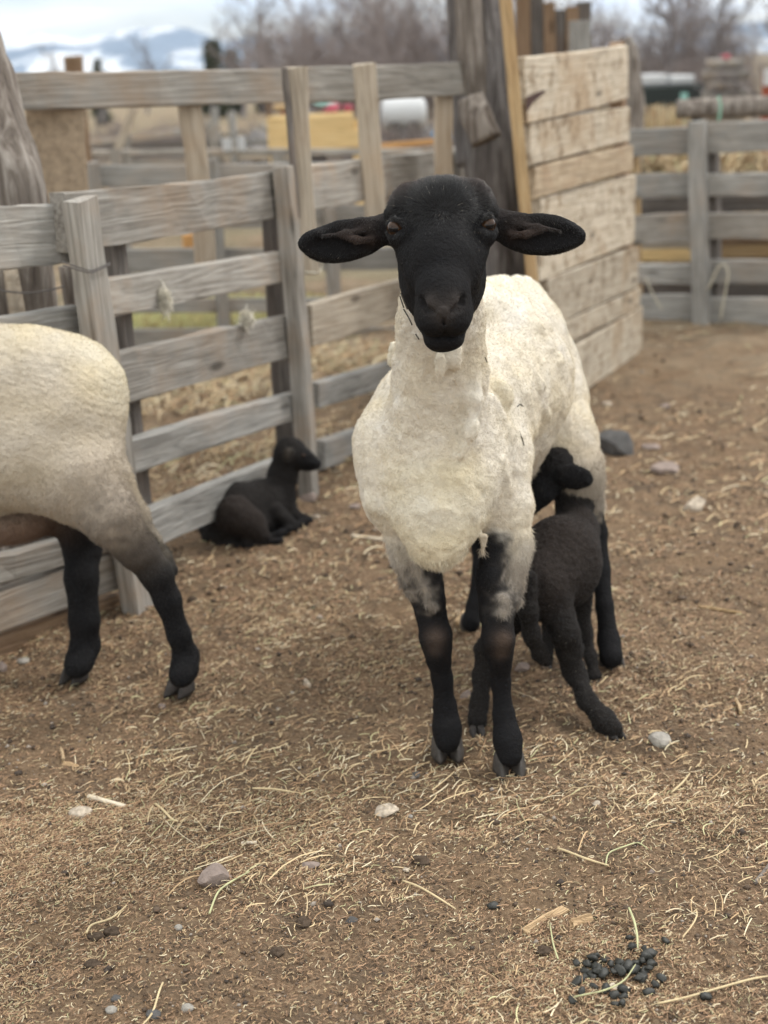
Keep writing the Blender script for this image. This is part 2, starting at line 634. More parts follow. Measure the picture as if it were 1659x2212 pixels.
def log_mesh(name, pts, radii, mat, seg=20, groove=0.12, seed=0, sub=6, cap=True):
    """gnarled trunk along pts (world), returned as V,F"""
    pts = [np.array(p, float) for p in pts]
    cs, rs = [], []
    for i in range(len(pts) - 1):
        for k in range(sub):
            t = k / sub
            cs.append(pts[i] * (1 - t) + pts[i + 1] * t)
            rs.append(radii[i] * (1 - t) + radii[i + 1] * t)
    cs.append(pts[-1])
    rs.append(radii[-1])
    cs, rs = np.array(cs), np.array(rs)
    # smooth the path
    for _ in range(2):
        cs[1:-1] = (cs[:-2] + 2 * cs[1:-1] + cs[2:]) / 4
    tang = np.gradient(cs, axis=0)
    tang /= np.linalg.norm(tang, axis=1)[:, None]
    ref = np.array([1.0, 0.2, 0.1])
    V = []
    for i in range(len(cs)):
        t = tang[i]
        a = np.cross(t, ref)
        a /= np.linalg.norm(a)
        b = np.cross(t, a)
        th = np.linspace(0, 2 * math.pi, seg, endpoint=False)
        dirs = np.cos(th)[:, None] * a + np.sin(th)[:, None] * b
        q = np.stack([np.cos(th) * 1.6, np.sin(th) * 1.6, np.full(seg, i * 0.10)], -1)
        q2 = np.stack([np.cos(th) * 5, np.sin(th) * 5, np.full(seg, i * 0.22)], -1)
        r = rs[i] * (1 + groove * vnoise(q, seed) + groove * 0.6 * vnoise(q2, seed + 3))
        V.append(cs[i] + dirs * r[:, None])
    V = np.concatenate(V)
    m = len(cs)
    F = []
    for i in range(m - 1):
        for k in range(seg):
            a, b = i * seg + k, i * seg + (k + 1) % seg
            F.append((a, b, b + seg, a + seg))
    if cap:
        for base, ci, fl in ((0, 0, True), ((m - 1) * seg, m - 1, False)):
            V = np.vstack([V, cs[ci] + (V[base:base + seg].mean(0) - cs[ci]) * 1.0])
            c = len(V) - 1
            for k in range(0, seg, 2):
                a, b, d = base + k, base + k + 1, base + (k + 2) % seg
                F.append((c, d, b, a) if fl else (c, a, b, d))
    return V, np.array(F)


def logobj(name, pts, radii, mat, parent=None, **kw):
    V, F = log_mesh(name, pts, radii, mat, **kw)
    return world_mesh(name, V, F, mat, parent)


def tube(name, pts, r, mat, parent=None, seg=5):
    V, F = log_mesh(name, pts, [r] * len(pts), mat, seg=seg * 2, groove=0.0, sub=4)
    return world_mesh(name, V, F, mat, parent)


# ================================================================== left fence (three runs of boards)
PL1 = Plane(G(300, 1290), G(665, 1040))
PL0 = Plane(G(0, 1425), G(300, 1290))
base1 = G(300, 1290)
base2 = G(665, 1040)
fence = thing('board_fence', (base1[0], base1[1], 0), 'weathered grey board fence running behind the black lamb and the shorn ewes', 'fence')
# run left of the leaning post
hboard(fence, PL0, -160, 455, 590, 150, 432, 572, M_GREYB)
hboard(fence, PL0, -160, 712, 800, 172, 655, 742, M_GREYB)
hboard(fence, PL0, -160, 1230, 1300, 250, 1130, 1180, M_GREY)
hboard(fence, PL0, -160, 1330, 1430, 262, 1188, 1262, M_GREY)
hboard(fence, PL0, -160, 1432, 1500, 300, 1264, 1330, M_BROWN, off=0.02)
# run between the two main posts
hboard(fence, PL1, 128, 419, 542, 592, 366, 470, M_GREY, wob=0.004, off=0.006)
hboard(fence, PL1, 180, 612, 690, 603, 540, 612, M_GREY)
hboard(fence, PL1, 225, 772, 880, 618, 676, 776, M_GREY, wob=0.004)
hboard(fence, PL1, 255, 957, 1030, 632, 845, 908, M_GREYB)
hboard(fence, PL1, 285, 1110, 1200, 645, 972, 1040, M_GREYB)
# run right of the second post, up to the big juniper post
hboard(fence, PL1, 640, 362, 455, 1000, 312, 392, M_GREY, off=0.004)
hboard(fence, PL1, 660, 658, 752, 1000, 570, 640, M_BROWN if False else M_TAN, off=0.004)
hboard(fence, PL1, 675, 828, 880, 1000, 730, 775, M_GREYB, off=0.004)
hboard(fence, PL1, 688, 952, 1014, 1000, 850, 900, M_GREYB, off=0.004)
vpost(fence, PL1, 172, 430, 296, 1296, 84, M_GREY, T=0.045, off=-0.042, wob=0.004)
vpost(fence, PL1, 612, 360, 664, 1042, 52, M_GREY, T=0.05, off=-0.045)
vpost(fence, PL1, 240, 500, 315, 1180, 40, M_DARKW, T=0.05, off=0.045)
vpost(fence, PL1, 586, 380, 625, 1000, 34, M_DARKW, T=0.06, off=0.05)
vpost(fence, PL0, 100, 1100, 92, 1345, 44, M_DARKW, T=0.06, off=0.06)
vpost(fence, PL1, 990, 330, 1000, 880, 42, M_GREYB, T=0.05, off=-0.035)
wirem = plain('rusty_wire', (0.10, 0.09, 0.085), 0.6, 0.4, 0.2, 60, 0)
wp = [PL1.hit(u, v, -0.071) for u, v in ((135, 566), (172, 578), (196, 586), (215, 578), (238, 568))]
tube('wire', wp, 0.0016, wirem, fence)
wp = [PL1.hit(u, v, -0.071) for u, v in ((137, 573), (172, 584), (196, 590), (216, 582), (238, 572))]
tube('wire', wp, 0.0016, wirem, fence)

# upper rail with battens behind and before it
pa, pb = P(45, 195, 3.95), P(1000, 170, 4.85)
PLU = Plane(pa, pb)
rail = thing('upper_rail_fence', (P(615, 590, 4.2)[0], 4.25, 0), 'tall top rail with upright battens rising above the lower board fence', 'fence')
hboard(rail, PLU, 30, 157, 237, 615, 146, 222, M_GREY, n=14, T=0.03)
hboard(rail, PLU, 617, 146, 221, 1003, 132, 206, M_GREY, n=10, T=0.03)
vpost(rail, PL1, 640, 146, 668, 592, 48, M_TAN, T=0.03, off=-0.075, sink=False, ax=(1, 0.1, 0))
vpost(rail, PL1, 614, 148, 640, 470, 14, M_DARKW, T=0.03, off=-0.06, sink=False, ax=(1, 0.1, 0))
vpost(rail, PL1, 787, 139, 812, 472, 48, M_TAN, T=0.03, off=-0.05, sink=False, ax=(1, 0.1, 0))
vpost(rail, PLU, 408, 215, 445, 580, 48, M_TAN, T=0.05, off=0.045, sink=False, ax=(1, 0.1, 0))
vpost(rail, PLU, 958, 195, 962, 560, 38, M_TAN, T=0.05, off=0.045, sink=False, ax=(1, 0.1, 0))
M_PLY = plain('stained_particle_panel', (0.31, 0.24, 0.17), 0.9, 0.15, 0.28, 45, 0.3)
vpost(rail, PLU, 118, 222, 130, 470, 126, M_PLY, T=0.02, off=0.04, name='panel', sink=False, ax=(1, 0.1, 0))
strm = plain('frayed_cord', (0.45, 0.42, 0.34), 0.9, 0.1, 0.2, 60, 0)
tube('cord', [PL1.hit(u, v, -0.10) for u, v in ((660, 588), (690, 590), (697, 575), (690, 545), (692, 520))], 0.003, strm, rail)

# old juniper trunk at the left edge of the frame
tr = [P(60, 1150, 3.3), P(35, 800, 3.3), P(-5, 400, 3.3), P(-45, 200, 3.32), P(-75, 30, 3.33), P(-110, -150, 3.34)]
tr[0][2] = -0.05
tw = thing('juniper_post', (tr[0][0], tr[0][1], 0), 'thick old juniper trunk post leaning out of frame above the left ewe', 'post')
logobj('trunk', tr, [0.135, 0.115, 0.112, 0.083, 0.07, 0.065], M_TRUNK, tw, seg=36, groove=0.16, seed=3, sub=10)
tube('wire', [P(u, v, 3.16) for u, v in ((-20, 622), (15, 630), (60, 634), (105, 628), (140, 618))], 0.002, wirem, tw)
for k, (uu, rr) in enumerate(((22, 0.017), (138, 0.012), (152, 0.010))):
    a, b = P(uu, 575, 3.2), P(uu + 22, 720, 3.2)
    logobj('splinter', [a, b], [rr, rr * 1.15], M_TAN if k == 0 else M_TRUNK, tw, seg=10, groove=0.2, seed=k)

# big dark juniper post between fence and gate
bp = [P(1090, 900, 4.95), P(1075, 600, 4.95), P(1058, 300, 4.95), P(1050, 120, 4.95), P(1050, -60, 4.95)]
bp[0][2] = -0.05
bigp = thing('gate_post', (bp[0][0], bp[0][1], 0), 'tall dark juniper gate post standing behind the ewe and between fence and plank gate', 'post')
logobj('trunk', bp, [0.115, 0.098, 0.092, 0.085, 0.082], M_TRUNKD, bigp, seg=36, groove=0.25, seed=8, sub=12)
logobj('split_limb', [P(1006, 360, 5.0), P(1000, 200, 5.0), P(985, 60, 5.0), P(980, -60, 5.0)], [0.04, 0.036, 0.03, 0.028], M_TRUNKD, bigp, seg=16, groove=0.25, seed=18, sub=8)
logobj('split_limb', [P(1032, 250, 4.86), P(1022, 130, 4.86), P(1012, -60, 4.86)], [0.028, 0.05, 0.045], M_TRUNK, bigp, seg=20, groove=0.2, seed=28, sub=8)
stump = [P(1016, 212, 4.72), P(1030, 255, 4.70), P(1050, 305, 4.68)]
so = logobj('broken_block', stump, [0.042, 0.054, 0.052], M_TRUNK, bigp, seg=22, groove=0.16, seed=41, sub=6)

# slender prop pole in front of the gate
prop = thing('prop_pole', (P(1165, 640, 4.35)[0], 4.35, 0), 'slender yellowish pole propped upright against the left edge of the plank gate', 'pole')
a, b = P(1087, -60, 4.35), P(1170, 800, 4.35)
dd = (b - a) / np.linalg.norm(b - a)
b = a + dd * ((a[2] + 0.0) / -dd[2])
board(prop, a, b, 0.036, 0.03, M_STICK, (1, 0, 0), 'pole', 16, 0.003)

# ------------------------------------------------------------------ plank gate
PLG = Plane(G(1272, 838), G(1372, 757))
gate = thing('plank_gate', tuple(G(1272, 838)[:2]) + (0,), 'big solid gate of pale weathered wide planks standing open behind the ewe', 'gate')
planks = [
    ((1122, 126), (1122, 266), (1343, 88), (1347, 222), M_PALE),
    ((1130, 270), (1140, 357), (1349, 226), (1354, 310), M_PALE),
    ((1140, 361), (1150, 430), (1354, 314), (1360, 368), M_PALEB),
    ((1150, 434), (1163, 602), (1361, 372), (1366, 530), M_PALE),
    ((1163, 606), (1180, 706), (1367, 534), (1372, 617), M_PALE),
    ((1180, 710), (1190, 752), (1373, 621), (1379, 663), M_PALE),
    ((1190, 756), (1200, 892), (1379, 667), (1376, 752), M_PALE),
]
for k, (tl, bl, trr, br, mt) in enumerate(planks):
    A0, A1 = PLG.hit(*tl), PLG.hit(*bl)
    B0, B1 = PLG.hit(*trr), PLG.hit(*br)
    # planks are true boards: equal width, centre line through both ends
    A, B = (A0 + A1) / 2, (B0 + B1) / 2
    W = (np.linalg.norm(A0 - A1) + np.linalg.norm(B0 - B1)) / 2
    board(gate, A + PLG.n * (0.004 * (k % 2)), B + PLG.n * (0.004 * (k % 2)), W - 0.014, 0.04, mt, (0, 0, 1), 'plank', 14, 0.002, 0.012)
vpost(gate, PLG, 1150, 125, 1190, 850, 40, M_BROWN, T=0.05, off=0.05, name='brace', sink=False)
vpost(gate, PLG, 1330, 95, 1362, 760, 40, M_BROWN, T=0.05, off=0.05, name='brace', sink=False)
hm = plain('rusty_hinge_iron', (0.06, 0.03, 0.025), 0.8, 0.3, 0.3, 80, 0.3)
pc = PLG.hit(1150, 212, -0.03)
V = [PLG.hit(u, v, -0.026) for u, v in ((1137, 210), (1172, 195), (1178, 199), (1150, 222), (1140, 240), (1136, 236))]
V2 = [PLG.hit(u, v, -0.020) for u, v in ((1137, 210), (1172, 195), (1178, 199), (1150, 222), (1140, 240), (1136, 236))]
me = bpy.data.meshes.new('hinge')
vv = [tuple(np.array(p) - np.array(gate.location)) for p in V + V2]
me.from_pydata(vv, [], [tuple(range(6)), tuple(range(11, 5, -1))] + [(i, i + 6, (i + 1) % 6 + 6, (i + 1) % 6) for i in range(6)])
me.materials.append(hm)
link('hinge', me, gate)

# ------------------------------------------------------------------ right fence
PLR = Plane(G(1380, 688), G(1659, 700))
rf = thing('board_fence', tuple(G(1512, 702)[:2]) + (0,), 'grey board fence at the far right beyond the open plank gate', 'fence')
for (t0, b0, t1, b1, mt) in ((283, 338, 272, 334, M_GREYB), (377, 428, 373, 424, M_GREYB), (468, 535, 462, 520, M_GREY), (566, 610, 570, 612, M_GREYB), (640, 700, 636, 698, M_GREYB)):
    hboard(rf, PLR, 1340, t0, b0, 1500, t1, b1, mt, n=6)
for (t0, b0, t1, b1, mt) in ((266, 330, 250, 318, M_GREYB), (374, 424, 370, 418, M_GREYB), (460, 515, 458, 515, M_GREY), (562, 612, 564, 616, M_GREYB), (642, 700, 645, 705, M_GREYB)):
    hboard(rf, PLR, 1502, t0, b0, 1760, t1, b1, mt, n=6)
vpost(rf, PLR, 1507, 262, 1518, 704, 42, M_GREYB, T=0.09, off=-0.07)
vpost(rf, PLR, 1540, 330, 1545, 690, 26, M_DARKW, T=0.08, off=0.07)
vpost(rf, PLR, 1370, 330, 1376, 690, 20, M_STICK, T=0.06, off=0.06)
tube('cord', [PLR.hit(u, v, -0.12) for u, v in ((1395, 600), (1412, 640), (1430, 668))], 0.004, strm, rf)
tube('cord', [PLR.hit(u, v, -0.12) for u, v in ((1530, 625), (1545, 590), (1560, 565), (1575, 585), (1565, 640), (1556, 690))], 0.005, strm, rf)
# second, browner wall of boards behind it
PLR2 = Plane(G(1380, 688) + [0, 0.45, 0], G(1659, 700) + [0, 0.45, 0])
rf2 = thing('board_fence', tuple(PLR2.hit(1512, 690)[:2]) + (0,), 'brown board wall showing through the gaps of the far right fence', 'fence')
for (t0, b0, mt) in ((428, 470, M_DARKW), (470, 505, M_BROWN), (512, 545, M_TAN), (540, 566, M_NEWW), (568, 606, M_BROWN), (608, 645, M_DARKW)):
    hboard(rf2, PLR2, 1330, t0, b0, 1505, t0 - 4, b0 - 4, mt, n=4)
for (t0, b0, mt) in ((425, 462, M_DARKW), (500, 530, M_BROWN), (532, 560, M_STICK), (562, 600, M_DARKW), (608, 650, M_DARKW)):
    hboard(rf2, PLR2, 1508, t0, b0, 1760, t0 - 8, b0 - 8, mt, n=4)
lg = thing('rail_log', tuple(P(1460, 236, 6.9)), 'round grey log lying along the top of the far right fence', 'log')
logobj('log', [P(1462, 236, 7.0), P(1560, 232, 6.98), P(1780, 226, 6.95)], [0.045, 0.05, 0.052], M_TRUNK, lg, seg=18, groove=0.06, seed=5)
tube('twine', [P(u, v, 6.9) for u, v in ((1552, 208), (1558, 230), (1552, 262))], 0.005, plain('green_twine', (0.25, 0.5, 0.38), 0.6), lg)

# ------------------------------------------------------------------ pens in the middle distance
def penfence(label, Y0, Y1, rows, u0, u1, mats, posts, wpx=24, foot=None):
    a, b = P(u0, 700, Y0), P(u1, 700, Y1)
    pl = Plane(a, b)
    root = thing('pen_fence', (float((a[0] + b[0]) / 2), float((a[1] + b[1]) / 2), 0), label, 'fence')
    for k, (t, h, sl) in enumerate(rows):
        hboard(root, pl, u0, t + sl, t + h + sl, u1, t, t + h, mats[k % len(mats)], n=6, T=0.04)
    for (uu, v0) in posts:
        A = pl.hit(uu, v0, -0.04)
        B = A.copy()
        B[2] = -0.05
        board(root, A, B, wpx * np.dot(A - C0, F_) / FD, 0.07, mats[0], pl.x, 'post', 3)
    return root


penfence('low grey pen fence seen through the middle of the board fence', 6.1, 6.6,
         [(345, 46, 12), (440, 42, 8), (533, 50, 6), (640, 30, 5), (705, 36, 8)], 185, 900, [M_GREYB, M_GREY, M_GREYB], [(200, 350), (455, 345), (710, 448), (880, 350)])
penfence('second pen fence further back above the low grey pen fence', 8.2, 8.0,
         [(322, 14, 2), (372, 26, 2), (470, 24, 2)], 200, 1000, [M_GREY, M_DARKW], [(250, 322), (600, 322), (925, 318)])
penfence('distant pale pole fence below the reddish brush on the left', 10.5, 11.0,
         [(268, 14, 34), (300, 26, 16), (340, 20, 6)], 190, 470, [M_GREY, M_DARKW], [(270, 290), (455, 262)], 16)
penfence('distant grey rails left of the new yellow lumber', 12.5, 12.0,
         [(300, 12, 4), (330, 14, 2)], 440, 640, [M_GREYB, M_TAN], [(462, 232), (500, 240), (590, 290)], 12)
lp = thing('leaning_pole', tuple(P(245, 315, 9.6)[:2]) + (0,), 'thin pale pole leaning over the distant rails at the left', 'pole')
a = P(290, 232, 9.6)
b = P(250, 330, 9.6)
board(lp, a, a + (b - a) * (a[2] / (a[2] - b[2])), 0.05, 0.04, M_TAN, (1, 0, 0), 'pole', 4)
rp = thing('steel_stake', tuple(P(582, 310, 11)[:2]) + (0,), 'thin rust brown stake standing among the distant rails', 'stake')
a = P(580, 222, 11.0)
board(rp, a, np.array([a[0], a[1], 0]), 0.035, 0.03, M_BROWN, (1, 0, 0), 'stake', 3)

# boxes of new lumber
def boxobj(name, c, sx, sy, sz, mat, parent=None, rz=0.0, bev=0.006):
    c = np.array(c, float)
    _seed[0] += 1
    me = board_mesh(name, sx, sz, sy, mat, 4, ch=bev, wob=0.001, seed=_seed[0])
    o = bpy.data.objects.new(name, me)
    COL.objects.link(o)
    if parent is not None:
        o.parent = parent
        c = c - np.array(parent.location)
    o.location = c
    o.rotation_euler = (0, 0, rz)
    return o


c1, c2 = P(680, 303, 10.0), P(670, 268, 10.0)
nl = thing('lumber_feeder', (c1[0], 10.0, 0), 'new yellow plank feeder box beyond the board fence', 'feeder')
boxobj('plank', c1, 0.66, 0.05, 0.125, M_NEWW, nl)
boxobj('plank', c2, 0.60, 0.05, 0.115, M_NEWW, nl)
boxobj('plank', c1 + [0, 0.5, 0], 0.66, 0.05, 0.125, M_NEWW, nl)
boxobj('plank', c2 + [0, 0.5, 0], 0.60, 0.05, 0.115, M_NEWW, nl)
for sx in (-0.3, 0.3):
    for sy in (0.04, 0.46):
        q = np.array([c1[0] + sx, 10.0 + sy, (c1[2] + 0.12) / 2])
        o = board(nl, (q[0], q[1], 0), (q[0], q[1], c1[2] + 0.12), 0.06, 0.03, M_NEWW, (1, 0, 0), 'leg', 2)
ob = thing('orange_beam', tuple(P(888, 312, 9.0)), 'single orange-brown beam lying across behind the fence', 'beam')
M_ORW = wood('orange_stained_wood', (0.45, 0.22, 0.08), (0.6, 0.33, 0.13), (0.7, 0.42, 0.2))
board(ob, P(815, 318, 9.0), P(960, 305, 9.0), 0.035, 0.05, M_ORW, (0, 0, 1), 'beam', 4)
ob['label'] = 'single orange-brown beam lying on a pen rail behind the battens'
yb = thing('orange_block', tuple(P(409, 525, 7.3)[:2]) + (0,), 'small orange-yellow post seen through the board fence left of a batten', 'post')
a = P(409, 506, 7.3)
board(yb, (a[0], a[1], 0), a, 0.07, 0.07, M_ORW, (1, 0, 0), 'post', 3)


# ------------------------------------------------------------------ rounded lumps
def blob(name, c, r, mat, seed=0, rough=0.15, n=14, rz=0.0, flat=None, parent=None, ang=1.5, smooth=True):
    """a closed uneven lump; r=(rx,ry,rz) metres, centre c"""
    th = np.linspace(0, math.pi, n + 1)
    ph = np.linspace(0, 2 * math.pi, 2 * n, endpoint=False)
    V = [(0, 0, 1)]
    for t in th[1:-1]:
        for p in ph:
            V.append((math.sin(t) * math.cos(p), math.sin(t) * math.sin(p), math.cos(t)))
    V.append((0, 0, -1))
    V = np.array(V)
    V = V * (1 + rough * fbm(V * ang + seed * 3.7, 3, seed))[:, None]
    if flat:
        # chip the lump with random planes so that it reads as broken stone
        rr = np.random.default_rng(seed + 5)
        for k in range(flat + 6):
            nn = rr.normal(size=3)
            nn /= np.linalg.norm(nn)
            d = V @ nn
            lim = rr.uniform(0.50, 0.80)
            ov = np.maximum(d - lim, 0)
            V = V - ov[:, None] * nn * 0.92
    V = V * np.array(r)
    c_, s_ = math.cos(rz), math.sin(rz)
    V = V @ np.array([[c_, s_, 0], [-s_, c_, 0], [0, 0, 1]])
    F = []
    m = 2 * n
    for k in range(0, m):
        F.append((0, 1 + k, 1 + (k + 1) % m, 1 + (k + 1) % m))
    F3 = [(0, 1 + k, 1 + (k + 1) % m) for k in range(m)]
    F4 = []
    for i in range(n - 2):
        for k in range(m):
            a, b = 1 + i * m + k, 1 + i * m + (k + 1) % m
            F4.append((a, a + m, b + m, b))
    last = len(V) - 1
    F3 += [(last, 1 + (n - 2) * m + (k + 1) % m, 1 + (n - 2) * m + k) for k in range(m)]
    me = bpy.data.meshes.new(name)
    me.from_pydata([tuple(v) for v in V], [], F4 + F3)
    for p_ in me.polygons:
        p_.use_smooth = smooth
    me.materials.append(mat)
    me.update()
    c = np.array(c, float)
    if parent is not None:
        c = c - np.array(parent.location)
    return link(name, me, parent, c)


M_ROCKD = plain('dark_basalt', (0.085, 0.082, 0.08), 0.85, 0.3, 0.35, 18, 0.6, 0.01)
M_ROCKL = plain('pale_grey_stone', (0.29, 0.27, 0.24), 0.85, 0.3, 0.30, 60, 0.5, 0.003)
M_ROCKP = plain('pinkish_grey_stone', (0.24, 0.190, 0.165), 0.85, 0.3, 0.22, 60, 0.5, 0.003)
M_ROCKW = plain('whitish_crusted_stone', (0.40, 0.34, 0.27), 0.9, 0.2, 0.5, 90, 0.5, 0.003)
M_CLOD = plain('dark_earth_clod', (0.075, 0.055, 0.04), 0.95, 0.1, 0.4, 120, 0.8, 0.004)
M_WHITEP = plain('white_plastic', (0.50, 0.51, 0.52), 0.5, 0.4, 0.06, 10, 0)
M_BLUE = plain('blue_tarp', (0.10, 0.38, 0.72), 0.5, 0.4, 0.15, 10, 0)
M_RED = plain('red_plastic', (0.32, 0.035, 0.06), 0.45, 0.5, 0.15, 10, 0)
M_TEAL = plain('faded_teal_paint', (0.22, 0.42, 0.38), 0.6, 0.4, 0.15, 10, 0)


def stone(u, v, wpx, hpx, mat, label, name='stone', seed=0, flat=7, rz=0.0, depth=None, rough=0.15):
    g = G(u, v + hpx * 0.3)
    px = np.dot(g - C0, F_) / FD
    rx = wpx / 2 * px
    rzv = hpx / 2 * px * 0.95
    ry = depth or rx * 0.8
    g[2] = float(gz(g[0], g[1])) + rzv * 0.30
    o = blob(name, g, (rx, ry, rzv), mat, seed, rough, 14, rz, flat, smooth=False if flat else True)
    return tag(o, label, 'stone')


stone(1330, 952, 84, 92, M_ROCKD, 'dark grey boulder lying behind the ewe hind leg', 'boulder', 4, 8)
stone(1428, 1587, 56, 46, M_ROCKL, 'pale grey angular stone right of the lamb outstretched hind foot', seed=9)
stone(467, 1877, 100, 56, M_ROCKP, 'flat pinkish grey stone lying in the lower left litter', seed=12, rz=0.4)
stone(668, 1866, 50, 26, M_ROCKP, 'small pinkish stone right of the flat pinkish grey stone', seed=15)
stone(172, 1746, 52, 26, M_ROCKW, 'whitish crusted pebble beside the short white stick', seed=21, flat=None)
stone(5, 1445, 40, 34, M_ROCKP, 'pale pinkish stone at the left edge under the fence', seed=22)
stone(52, 1432, 30, 14, M_ROCKL, 'little grey pebble near the left edge stone', seed=23, flat=None)
stone(350, 1516, 22, 22, M_ROCKP, 'small pinkish stone against the left ewe near hoof', seed=24)
stone(663, 1464, 20, 30, M_ROCKW, 'small upright whitish stone on bare ground between the ewes', seed=25)
stone(630, 1478, 16, 12, M_ROCKL, 'tiny bluish stone left of the upright whitish stone', seed=26)
stone(900, 1662, 24, 26, M_ROCKD, 'small dark grey stone left of the ewe front hooves', seed=27)
stone(1500, 1085, 60, 46, M_ROCKW, 'pale whitish stone on the ground right of the dark boulder', seed=28)
stone(1440, 1012, 70, 36, M_ROCKP, 'pinkish flat stone just right of the dark boulder', seed=29)
stone(1310, 876, 24, 12, M_ROCKW, 'small white pebble in front of the gate foot', seed=30, flat=None)
stone(1435, 876, 30, 16, M_ROCKP, 'small pinkish pebble out from the gate foot', seed=31)
stone(1408, 963, 44, 20, M_ROCKP, 'rosy pebble beyond the dark boulder', seed=37)
stone(668, 1065, 48, 30, M_ROCKP, 'grey pink stone by the fence post near the lying lamb', seed=32)
stone(684, 1122, 30, 18, M_ROCKW, 'white pebble touching the lying lamb front knee', seed=33)
stone(765, 1090, 40, 20, M_ROCKP, 'pale stone between the lying lamb and the ewe', seed=34)
stone(1408, 1892, 20, 18, M_ROCKP, 'mauve pebble in the litter above the droppings', seed=35)
stone(1290, 1738, 24, 22, M_ROCKW, 'cream pebble below the ewe hooves to the right', seed=36)
stone(830, 1750, 62, 30, M_ROCKW, 'crumbly cream stone half buried below the ewe left hoof', seed=38)
stone(1008, 1492, 40, 22, M_ROCKP, 'pale pinkish stone between the ewe front legs', seed=39)
stone(1125, 1440, 40, 34, M_ROCKP, 'grey pink stone under the suckling lamb', seed=40)
stone(240, 2172, 26, 20, M_ROCKL, 'round speckled pebble at the bottom left', seed=51, flat=None)
stone(250, 2148, 24, 18, M_ROCKD, 'round dark pebble above the speckled pebble', seed=52, flat=None)
stone(330, 2180, 34, 22, M_ROCKD, 'dark round pebble at the bottom edge', seed=53, flat=None)
stone(405, 2172, 28, 20, M_ROCKL, 'grey pebble at the bottom edge right of the dark one', seed=54, flat=None)
stone(885, 1762, 20, 12, M_ROCKL, 'tiny grey pebble right of the crumbly cream stone', seed=55)
stone(760, 1988, 30, 20, M_ROCKD, 'blue grey pebble in the litter left of the wood chips', seed=56)
stone(385, 2000, 18, 16, M_ROCKL, 'pale grey pebble low on the left of centre', seed=57, flat=None)
stone(878, 1886, 0.1 + 22, 12, M_ROCKW, 'tan pebble right of the small pinkish stone', seed=58)

M_CHIP = wood('split_wood_chip', (0.30, 0.19, 0.10), (0.48, 0.34, 0.20), (0.62, 0.48, 0.31), axis_scale=(8, 60, 60))


def chip(u0, v0, u1, v1, wpx, mat, label, name='wood_chip', cat='wood chip', round_=False):
    a, b = G(u0, v0), G(u1, v1)
    w = wpx * np.dot(a - C0, F_) / FD
    a[2] = float(gz(a[0], a[1])) + w * 0.40
    b[2] = float(gz(b[0], b[1])) + w * 0.40
    if round_:
        o = logobj(name, [a, (a + b) / 2, b], [w * 0.5] * 3, mat, None, seg=12, groove=0.05, seed=int(u0))
    else:
        o = board(None, a, b, w, w * 0.45, mat, (0, 0.8, 0.6), name, 6, 0.0012, 0.006)
    return tag(o, label, cat)


M_WSTICK = plain('peeled_white_stick', (0.62, 0.54, 0.42), 0.8, 0.2, 0.15, 60, 0.3)
chip(1134, 2022, 1220, 1975, 20, M_CHIP, 'long splintered tan wood chip up and left of the droppings')
chip(1238, 2014, 1272, 2004, 20, M_CHIP, 'short orange-tan wood chip between long chip and droppings')
chip(191, 1722, 269, 1734, 11, M_WSTICK, 'short peeled white stick lying on the litter at left', 'stick', 'stick', True)
chip(521, 1816, 555, 1817, 7, M_WSTICK, 'tiny peeled white stick above the flat pinkish stone', 'stick', 'stick', True)
chip(1630, 1918, 1662, 1872, 9, M_TRUNK, 'grey twig at the right edge of the litter', 'stick', 'stick', True)
chip(985, 1345, 1010, 1318, 13, M_CHIP, 'pale flake of wood behind the ewe front legs')
chip(760, 1165, 850, 1172, 8, M_WSTICK, 'thin pale stick on the ground left of the ewe', 'stick', 'stick', True)
chip(1510, 1300, 1600, 1325, 8, M_STICK, 'thin straw coloured stick on the ground at right', 'stick', 'stick', True)
chip(130, 1612, 136, 1640, 11, M_CHIP, 'upright pale wood splinter at left litter')
chip(136, 1646, 165, 1652, 9, M_CHIP, 'small pale splinter right below the upright splinter')
chip(1590, 1512, 1600, 1550, 13, M_CHIP, 'pale cream splinter at the right edge above the angular stone')
chip(1320, 2146, 1350, 2152, 14, M_WSTICK, 'cream wood flake lying among the droppings')
stone(415, 1287, 24, 20, M_CLOD, 'single dark dung clod by the left ewe hock', 'dung_clod', 61, None)
for k, (uu, vv_) in enumerate(((205, 2005), (240, 1995), (200, 2300 - 230), (910, 1868), (600, 2058), (1175, 2060), (655, 1990))):
    stone(uu, vv_, 36, 20, M_CLOD, ['dark dung clod low at left', 'second dark dung clod beside the low left one', 'flat dark clod near the bottom left corner', 'dark clod right of centre litter', 'brown clod near bottom centre',
                                     'small brown clod left of the droppings', 'dark clod in a straw tuft'][k], 'dung_clod', 70 + k, None, rough=0.35)

M_STRAW1 = plain('golden_straw', (0.56, 0.45, 0.27), 0.7, 0.3, 0.2, 60, 0.2)
M_STRAW2 = plain('greenish_straw', (0.46, 0.46, 0.26), 0.7, 0.3, 0.2, 60, 0.2)


def stalk(pts, wpx, mat, label, lift=0.006):
    q = []
    for k, (u, v) in enumerate(pts):
        g = G(u, v)
        g[2] = float(gz(g[0], g[1])) + lift + 0.003 * (k % 2)
        q.append(g)
    w = wpx * np.dot(q[0] - C0, F_) / FD
    o = logobj('straw_stalk', q, [w * 0.5] + [w * 0.5] * (len(q) - 2) + [w * 0.3], mat, None, seg=8, groove=0.05, seed=int(pts[0][0]), sub=4)
    return tag(o, label, 'straw')


